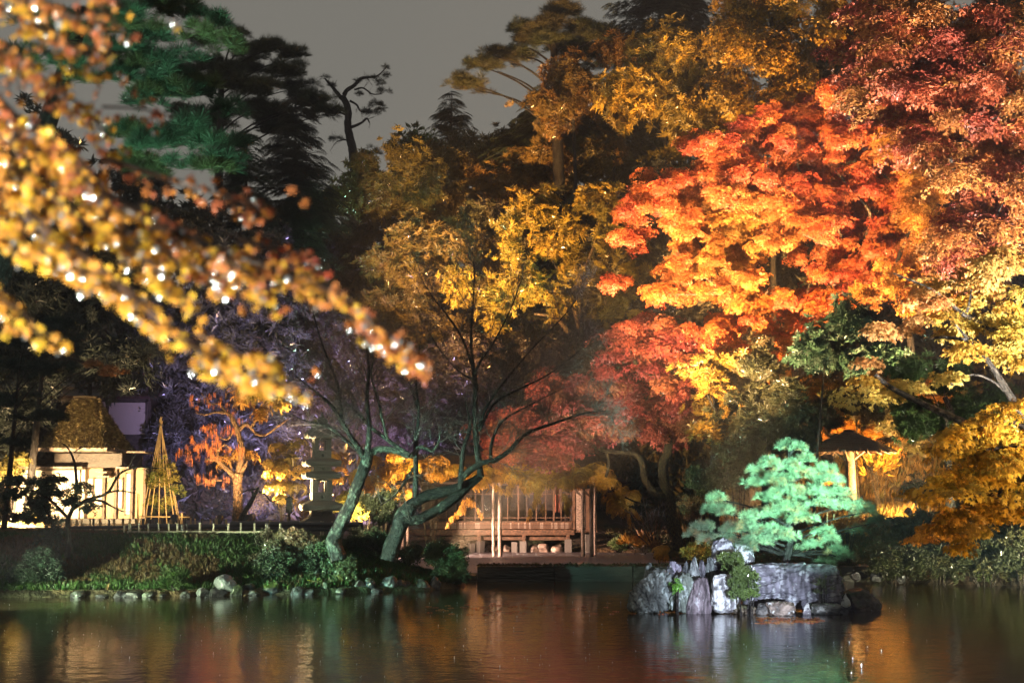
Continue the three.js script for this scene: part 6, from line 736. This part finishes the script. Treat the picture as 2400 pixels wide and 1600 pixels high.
// ================================================================ the blurred maple branch close to the camera, hung with rain
{
  const R = rngOf(200), p = at(0, 300, 3.7), g = thing('foreground_maple_branch', 'out-of-focus amber maple branch with raindrops across the upper left', 'maple branch', p);
  // a seven-lobed leaf, dished and a little creased, 1 m across before scaling
  const leafGeo = (k) => { const r = rngOf(210 + k), l = [], pos = []; for (let i = 0; i < 7; i++) { const a = Math.PI / 2 + (i - 3) * 0.66, L = [0.34, 0.5, 0.62, 0.7, 0.62, 0.5, 0.34][i] * (0.9 + r() * 0.2), w = 0.13, s = V(-Math.sin(a), Math.cos(a), 0), d = V(Math.cos(a), Math.sin(a), 0), b = d.clone().multiplyScalar(0.16), m = d.clone().multiplyScalar(L * 0.55), t = d.clone().multiplyScalar(L); t.z -= L * 0.22 + r() * 0.1; m.z += 0.02; const A = m.clone().addScaledVector(s, w), B = m.clone().addScaledVector(s, -w); A.z -= 0.03; B.z -= 0.03; for (const v of [V(), B, m, V(), m, A, m, B, t, m, t, A]) pos.push(v.x, -v.y, v.z); } const q = new THREE.BufferGeometry(); q.setAttribute('position', new THREE.Float32BufferAttribute(pos, 3)); q.computeVertexNormals(); return q; };
  const geos = [0, 1, 2, 3].map(leafGeo), cols = { y: [lin(0.62, 0.34, 0.004), lin(0.58, 0.27, 0.004), lin(0.66, 0.42, 0.006), lin(0.5, 0.21, 0.005)], o: [lin(0.46, 0.15, 0.015), lin(0.4, 0.12, 0.015), lin(0.54, 0.22, 0.015), lin(0.36, 0.08, 0.015)], r: [lin(0.5, 0.07, 0.02), lin(0.42, 0.09, 0.025), lin(0.55, 0.16, 0.03), lin(0.46, 0.06, 0.02)] };
  const mats = {}; for (const k in cols) mats[k] = cols[k].map((c) => P({ color: c, roughness: 0.95, transmission: 0.4, thickness: 0, clearcoat: 0.3, clearcoatRoughness: 0.2, side: THREE.DoubleSide }));
  const runs = [ // [pixel path, distance, leaves, sideways spread px, droop px, colour at start, at end]
    [[[-80, 260], [150, 400], [330, 505], [520, 590], [700, 645], [830, 720], [930, 800], [995, 850]], 3.7, 330, 62, 34, 'y', 'o'],
    [[[-60, 110], [100, 190], [190, 250], [262, 330]], 3.9, 90, 56, 26, 'o', 'y'], [[[240, 250], [330, 255], [410, 275]], 4.0, 16, 22, 16, 'o', 'r'],
    [[[-60, -40], [90, 10], [200, 40], [300, 10]], 3.6, 90, 55, 34, 'y', 'o'], [[[60, 40], [180, 120], [260, 130]], 3.8, 36, 45, 30, 'y', 'o'],
    [[[240, 370], [400, 420], [540, 460], [610, 480]], 4.1, 66, 40, 26, 'o', 'o'], [[[520, 480], [600, 480], [650, 500]], 4.0, 12, 18, 14, 'r', 'o'], [[[560, 560], [680, 590], [770, 620]], 4.0, 40, 30, 22, 'o', 'r'],
    [[[-60, 420], [110, 545], [270, 660], [400, 770], [520, 850], [620, 890], [700, 900]], 3.5, 240, 52, 30, 'y', 'y'], [[[300, 560], [470, 630], [560, 690]], 3.8, 70, 40, 26, 'y', 'o'], [[[460, 780], [560, 830], [650, 845]], 3.6, 46, 34, 22, 'y', 'y'],
    [[[-80, 620], [-10, 690], [50, 730], [92, 780]], 3.3, 46, 42, 40, 'y', 'y'], [[[-60, 480], [40, 560], [130, 600]], 3.5, 90, 48, 36, 'y', 'y'], [[[-60, 180], [60, 300], [200, 420], [280, 560]], 3.6, 150, 70, 36, 'o', 'y'], [[[-60, 340], [80, 430], [200, 520]], 3.4, 110, 60, 36, 'y', 'y'], [[[-70, 60], [40, 130], [130, 210]], 3.7, 80, 60, 40, 'y', 'o'], [[[-70, 230], [20, 270], [120, 330], [210, 400]], 3.5, 110, 60, 40, 'o', 'y'], [[[-70, 400], [40, 470], [160, 590], [210, 640]], 3.4, 90, 60, 36, 'y', 'y'], [[[120, 470], [260, 560], [380, 640], [430, 700]], 3.6, 100, 56, 34, 'y', 'y'], [[[330, 480], [450, 560], [580, 640], [640, 700]], 3.7, 90, 50, 34, 'o', 'y'], [[[-60, 0], [20, 30], [120, 60]], 3.9, 50, 50, 30, 'y', 'o'],
    [[[700, 470], [718, 480]], 3.9, 2, 8, 6, 'o', 'o'], [[[715, 850], [728, 880]], 3.8, 3, 9, 8, 'o', 'o'], [[[395, 40], [405, 45]], 3.9, 2, 6, 6, 'y', 'y'], [[[850, 770], [880, 800], [900, 830]], 3.8, 6, 14, 10, 'o', 'y'],
  ];
  const twigsG = [], spots = [], drops = [], all = [];
  for (const [path, D, n, spread, droop, c0, c1] of runs) {
    const pts = path.map(([x, y], i) => at(x, y, D + Math.sin(i * 1.7 + D * 9) * 0.12).sub(p)), curve = new THREE.CatmullRomCurve3(pts), m = M(D), stray = n < 7; if (!stray) twigsG.push(tube(pts, [0.009 * Math.sqrt(n / 60), 0.003], { sides: 6, per: 8, wob: 0.2 }));
    for (let i = 0; i < (stray ? n : n * 1.0); i++) {
      const t = Math.pow(R(), 1.0), b = curve.getPoint(t), k = 1 - 0.62 * t, a = R() * 6.283, r = Math.sqrt(R()) * spread * m * (stray ? 1 : k), c = b.clone().add(V(Math.cos(a) * r, Math.sin(a) * r * 0.75 - R() * droop * m, (R() - 0.5) * 0.42)); all.push({ b, c, t, col: R() < t * 0.9 ? c1 : c0, size: (0.021 + R() * R() * 0.026) }); if (!stray && R() < 0.3) twigsG.push(tube([b, b.clone().lerp(c, 0.5).add(V(0, 0.008, 0)), c], [0.003, 0.0014], { sides: 4, per: 2 }));
    }
  }
  mesh('twig', joined(twigsG), S({ color: lin(0.05, 0.03, 0.022), roughness: 0.35 }), g);
  const q = new THREE.Quaternion(), e = new THREE.Euler(), groups = {};
  all.forEach((L, i) => {
    e.set((R() - 0.5) * 1.5 - 0.15, (R() - 0.5) * 1.9, (R() - 0.5) * 1.3); q.setFromEuler(e); const ci = Math.floor(R() * 4), gi = Math.floor(R() * 4);
    if (i % 5 === 0 && i / 5 < 290) { const lf = mesh('leaf', geos[gi], mats[L.col][ci], g); lf.position.copy(L.c); lf.quaternion.copy(q); lf.scale.setScalar(L.size * 1.12); }
    else (groups[gi] ??= []).push([new THREE.Matrix4().compose(L.c, q.clone(), V(L.size, L.size, L.size)), cols[L.col][ci]]);
    if (R() < 0.26 * (1 - 0.3 * L.t)) drops.push(L.c.clone().add(V((R() - 0.5) * 0.02, -L.size * (0.2 + R() * 0.5), 0.012 + R() * 0.012)));
  });
  const lm = P({ color: 0xffffff, roughness: 0.95, transmission: 0.4, thickness: 0, clearcoat: 0.3, clearcoatRoughness: 0.2, side: THREE.DoubleSide });
  for (const [gi, list] of Object.entries(groups)) { const im = new THREE.InstancedMesh(geos[gi], lm, list.length); im.name = 'leaves'; im.userData = { kind: 'stuff' }; list.forEach(([m, c], i) => { im.setMatrixAt(i, m); im.setColorAt(i, c); }); g.add(im); }
  // raindrops clinging to the leaves: shallow silvery caps
  const cap = new THREE.SphereGeometry(1, 10, 6, 0, 6.2832, 0, 0.62).translate(0, -0.8, 0).rotateX(Math.PI / 2), dm = P({ color: lin(0.8, 0.92, 1), metalness: 0.85, roughness: 0.16, ior: 1.33 }), im = new THREE.InstancedMesh(cap, dm, drops.length); im.name = 'raindrops'; im.userData = { kind: 'stuff' };
  drops.forEach((c, i) => { e.set((R() - 0.5) * 0.9 - 0.1, (R() - 0.5) * 0.9, 0); const s = 0.0065 + R() * R() * 0.011; im.setMatrixAt(i, new THREE.Matrix4().compose(c, q.setFromEuler(e), V(s, s * (1 + R() * 0.5), s))); }); g.add(im);
}
{ // splashes of rain on the pond: tiny upright drops
  const R = rngOf(220), n = 260, g = new THREE.SphereGeometry(1, 6, 5), im = new THREE.InstancedMesh(g, P({ color: lin(0.7, 0.8, 0.9), roughness: 0.15, metalness: 0.5 }), n); im.name = 'rain_splashes';
  for (let i = 0; i < n; i++) { const D = 17.5 + R() * 14, x = (R() - 0.6) * D * 0.72; const s = 0.003 + R() * R() * 0.005; im.setMatrixAt(i, new THREE.Matrix4().compose(V(x, 0.012 + R() * 0.03, -D), new THREE.Quaternion(), V(s, s * (2 + R() * 2.5), s))); }
  scene.add(im); const n2 = 3000, jm = new THREE.InstancedMesh(g, im.material, n2); jm.name = 'pond_splashes';
  for (let i = 0; i < n2; i++) { const D = 40.5 + R() * 15.5, x = -5.4 + R() * 11, s = shore(x, D) < -0.1 ? 0.005 + R() * R() * 0.009 : 0.0001; jm.setMatrixAt(i, new THREE.Matrix4().compose(V(x, 0.004 + R() * 0.012, -D), new THREE.Quaternion(), V(s * 1.3, s, s * 1.3))); }
  scene.add(jm); tag(jm, 'rain splashes on the back pond before the pavilion', 'rain splashes', null, 'stuff');
  tag(im, 'tiny splashes of rain leaping from the pond surface', 'rain splashes', null, 'stuff');
  const f = new Fill(221); for (let i = 0; i < 160; i++) { const k = f.R(), a = k < 0.5 ? at(1850 + (f.R() - 0.5) * 160, 1445 + (f.R()) * 20, 25.8 + (f.R() - 0.5) * 1.2) : at(1000 + f.R() * 800, 1420, 27 + f.R() * 3); a.y = 0.012; f.put('maple', a, UPV, 0.05 + f.R() * 0.03, f.color([lin(0.45, 0.2, 0.06), lin(0.4, 0.12, 0.05)])); }
  tag(f.build('floating_leaves', MAT.leaf, scene, V(0, 0, 0))[0], 'fallen maple leaves floating on the pond', 'fallen leaves', null, 'stuff');
}

// ================================================================ the floodlights of the garden's night illumination, with some unseen fill lamps added
const WARM = lin(1, 0.62, 0.28), AMBER = lin(1, 0.53, 0.15), WHITE = lin(1, 0.94, 0.84), COOL = lin(0.72, 0.86, 1), MINT = lin(0.35, 1, 0.72), PINK = lin(1, 0.6, 0.42), BLUE = lin(0.42, 0.5, 1);
const G = (px, D) => foot(px, D), W3 = at, GB = (x, D) => V(x, ground(x, D), -D);
floodlight('floodlight on the causeway behind the upper islet rocks, aimed up at the great orange maple', V(6.0, 0.4, -38.2), W3(1700, 380, 50), lin(1, 0.68, 0.3), 5000, 0.4, 1, 0.2);
floodlight('floodlight behind the round ball bush aimed up at the great orange maple', GB(-1.75, 36.6), W3(1800, 490, 50), lin(1, 0.6, 0.25), 17000, 0.36, 1, 0.2);
floodlight('floodlight among the right bank shrubs aimed at the right side of the orange maple', GB(11.6, 40), W3(2000, 330, 50), lin(1, 0.62, 0.26), 12000, 0.38, 1, 0.2);
floodlight('floodlight on the left island back shore aimed up the hill', GB(-8.5, 45.5), W3(1230, 400, 70), AMBER, 15000, 0.33, 1, 0.25);
floodlight('floodlight behind the camellia aimed at the tall amber trees', GB(9.0, 52), W3(1700, 110, 62), AMBER, 7500, 0.5, 0.9, 0.25);
floodlight('floodlight behind the left island aimed at the pavilion posts', GB(-5.7, 50), W3(1190, 1225, 55), lin(1, 0.6, 0.42), 1500, 0.42, 0.9, 0.16);
floodlight('left-bank floodlight aimed across the pond at the crimson maple', GB(-10.8, 22.5), W3(1400, 950, 51), lin(1, 0.74, 0.55), 8000, 0.13, 1, 0.25);
floodlight('floodlight behind the left cherry trunk lighting the yellow bush', G(880, 42.2), W3(915, 1100, 46), lin(1, 0.66, 0.27), 650, 0.7, 1, 0.14);
floodlight('floodlight left of the pagoda lighting its side', GB(-7.2, 42.6), W3(752, 1100, 42), lin(1, 0.68, 0.3), 700, 0.6, 1, 0.14);
floodlight('floodlight behind the fence glowing blue-white in the mist', G(590, 49), W3(640, 980, 62), lin(0.5, 0.42, 1), 1300, 0.55, 1, 0.16);
floodlight('floodlight in front of the tea house', G(30, 47), W3(140, 1160, 54), lin(1, 0.68, 0.33), 1500, 0.8, 1, 0.2);
floodlight('floodlight at the foot of the seed-pod tree', G(515, 45.5), W3(560, 1010, 48), lin(1, 0.56, 0.22), 300, 0.8, 1, 0.14);
floodlight('added fill floodlight on the slope behind the golden-green tree aimed at the high dark evergreens', GB(2.5, 74), W3(1390, 330, 84), AMBER, 4000, 1.15, 1, 0.2);  // unseen lamp, added to brighten the dark gap in the hillside
floodlight('small floodlight at the foot of the bamboo pole cone', G(410, 43.6), W3(378, 1090, 46), lin(1, 0.68, 0.3), 70, 0.8, 1, 0.14);
floodlight('added violet fill floodlight low among the dark trees behind the stone pagoda', GB(-6.5, 59), W3(800, 880, 68), lin(0.6, 0.46, 0.95), 420, 1.1, 1, 0.16);  // unseen lamp, added as violet fill for the dark woods
floodlight('warm floodlight behind the fence lighting the amber bush by the pagoda', G(640, 44.6), W3(668, 1090, 46.5), lin(1, 0.66, 0.3), 60, 0.9, 1, 0.14);
floodlight('added fill floodlight on the wooded slope aimed at the ochre trees on the hill', GB(-8.6, 67), W3(1090, 430, 79), AMBER, 5500, 0.85, 1, 0.2);  // second hill lamp, unseen, added where the slope stayed dark
floodlight('floodlight behind the garden shelter', G(2130, 52), W3(2010, 1010, 58), AMBER, 1200, 0.9, 1, 0.16);
floodlight('floodlight at the twisted trunk of the crimson maple', G(1450, 51), W3(1560, 1120, 51), lin(1, 0.66, 0.3), 700, 1.0, 1, 0.14);
// outside the frame, on the banks to both sides
floodlight('right-bank floodlight aimed at the islet pine', GB(8.7, 16.8), W3(1850, 1110, 28.6), lin(0.5, 1, 0.78), 5200, 0.155, 0.6, 0.25);
floodlight('right-bank floodlight aimed at the islet rocks', GB(5.4, 9), W3(1715, 1385, 27.5), lin(0.72, 0.82, 1), 2700, 0.105, 0.7, 0.25);
floodlight('left-bank floodlight aimed at the island trees', GB(-11.6, 24.5), W3(850, 1190, 33.6), lin(0.42, 1, 0.76), 1300, 0.22, 1, 0.25);
floodlight('near-bank floodlight under the foreground branch', V(-2.3, 0.7, -1.0), W3(300, 520, 3.7), lin(1, 0.92, 0.76), 175, 0.75, 1, 0.3);
floodlight('right-bank floodlight aimed at the pale-yellow maple', GB(9.6, 11), W3(2330, 630, 20), lin(1, 0.93, 0.84), 1800, 0.32, 1, 0.25);
floodlight('right-bank floodlight aimed up at the purple maple', GB(13.4, 27), W3(2230, 260, 36), lin(1, 0.84, 0.68), 5000, 0.5, 1, 0.25);
floodlight('right-bank amber floodlight under the low branches', GB(9.2, 13), W3(2320, 1100, 18.5), lin(1, 0.62, 0.24), 130, 0.4, 1, 0.2);
floodlight('added dim right-bank fill floodlight over the shrubs of the right shore', GB(13, 29.5), W3(2180, 1260, 38), lin(1, 0.9, 0.55), 800, 0.6, 1, 0.2);  // unseen fill lamp, added to lift the dark right shore
floodlight('added dim left-bank fill floodlight over the grass of the island', GB(-12.6, 26.5), W3(480, 1330, 33), lin(0.85, 1, 0.62), 700, 0.5, 1, 0.2);  // unseen fill lamp, added to brighten the grass bank
floodlight('left-bank floodlight aimed up at the near green pine', GB(-9, 12), W3(380, 180, 21), lin(0.5, 1, 0.72), 430, 0.5, 1, 0.2);

renderer.render(scene, camera);
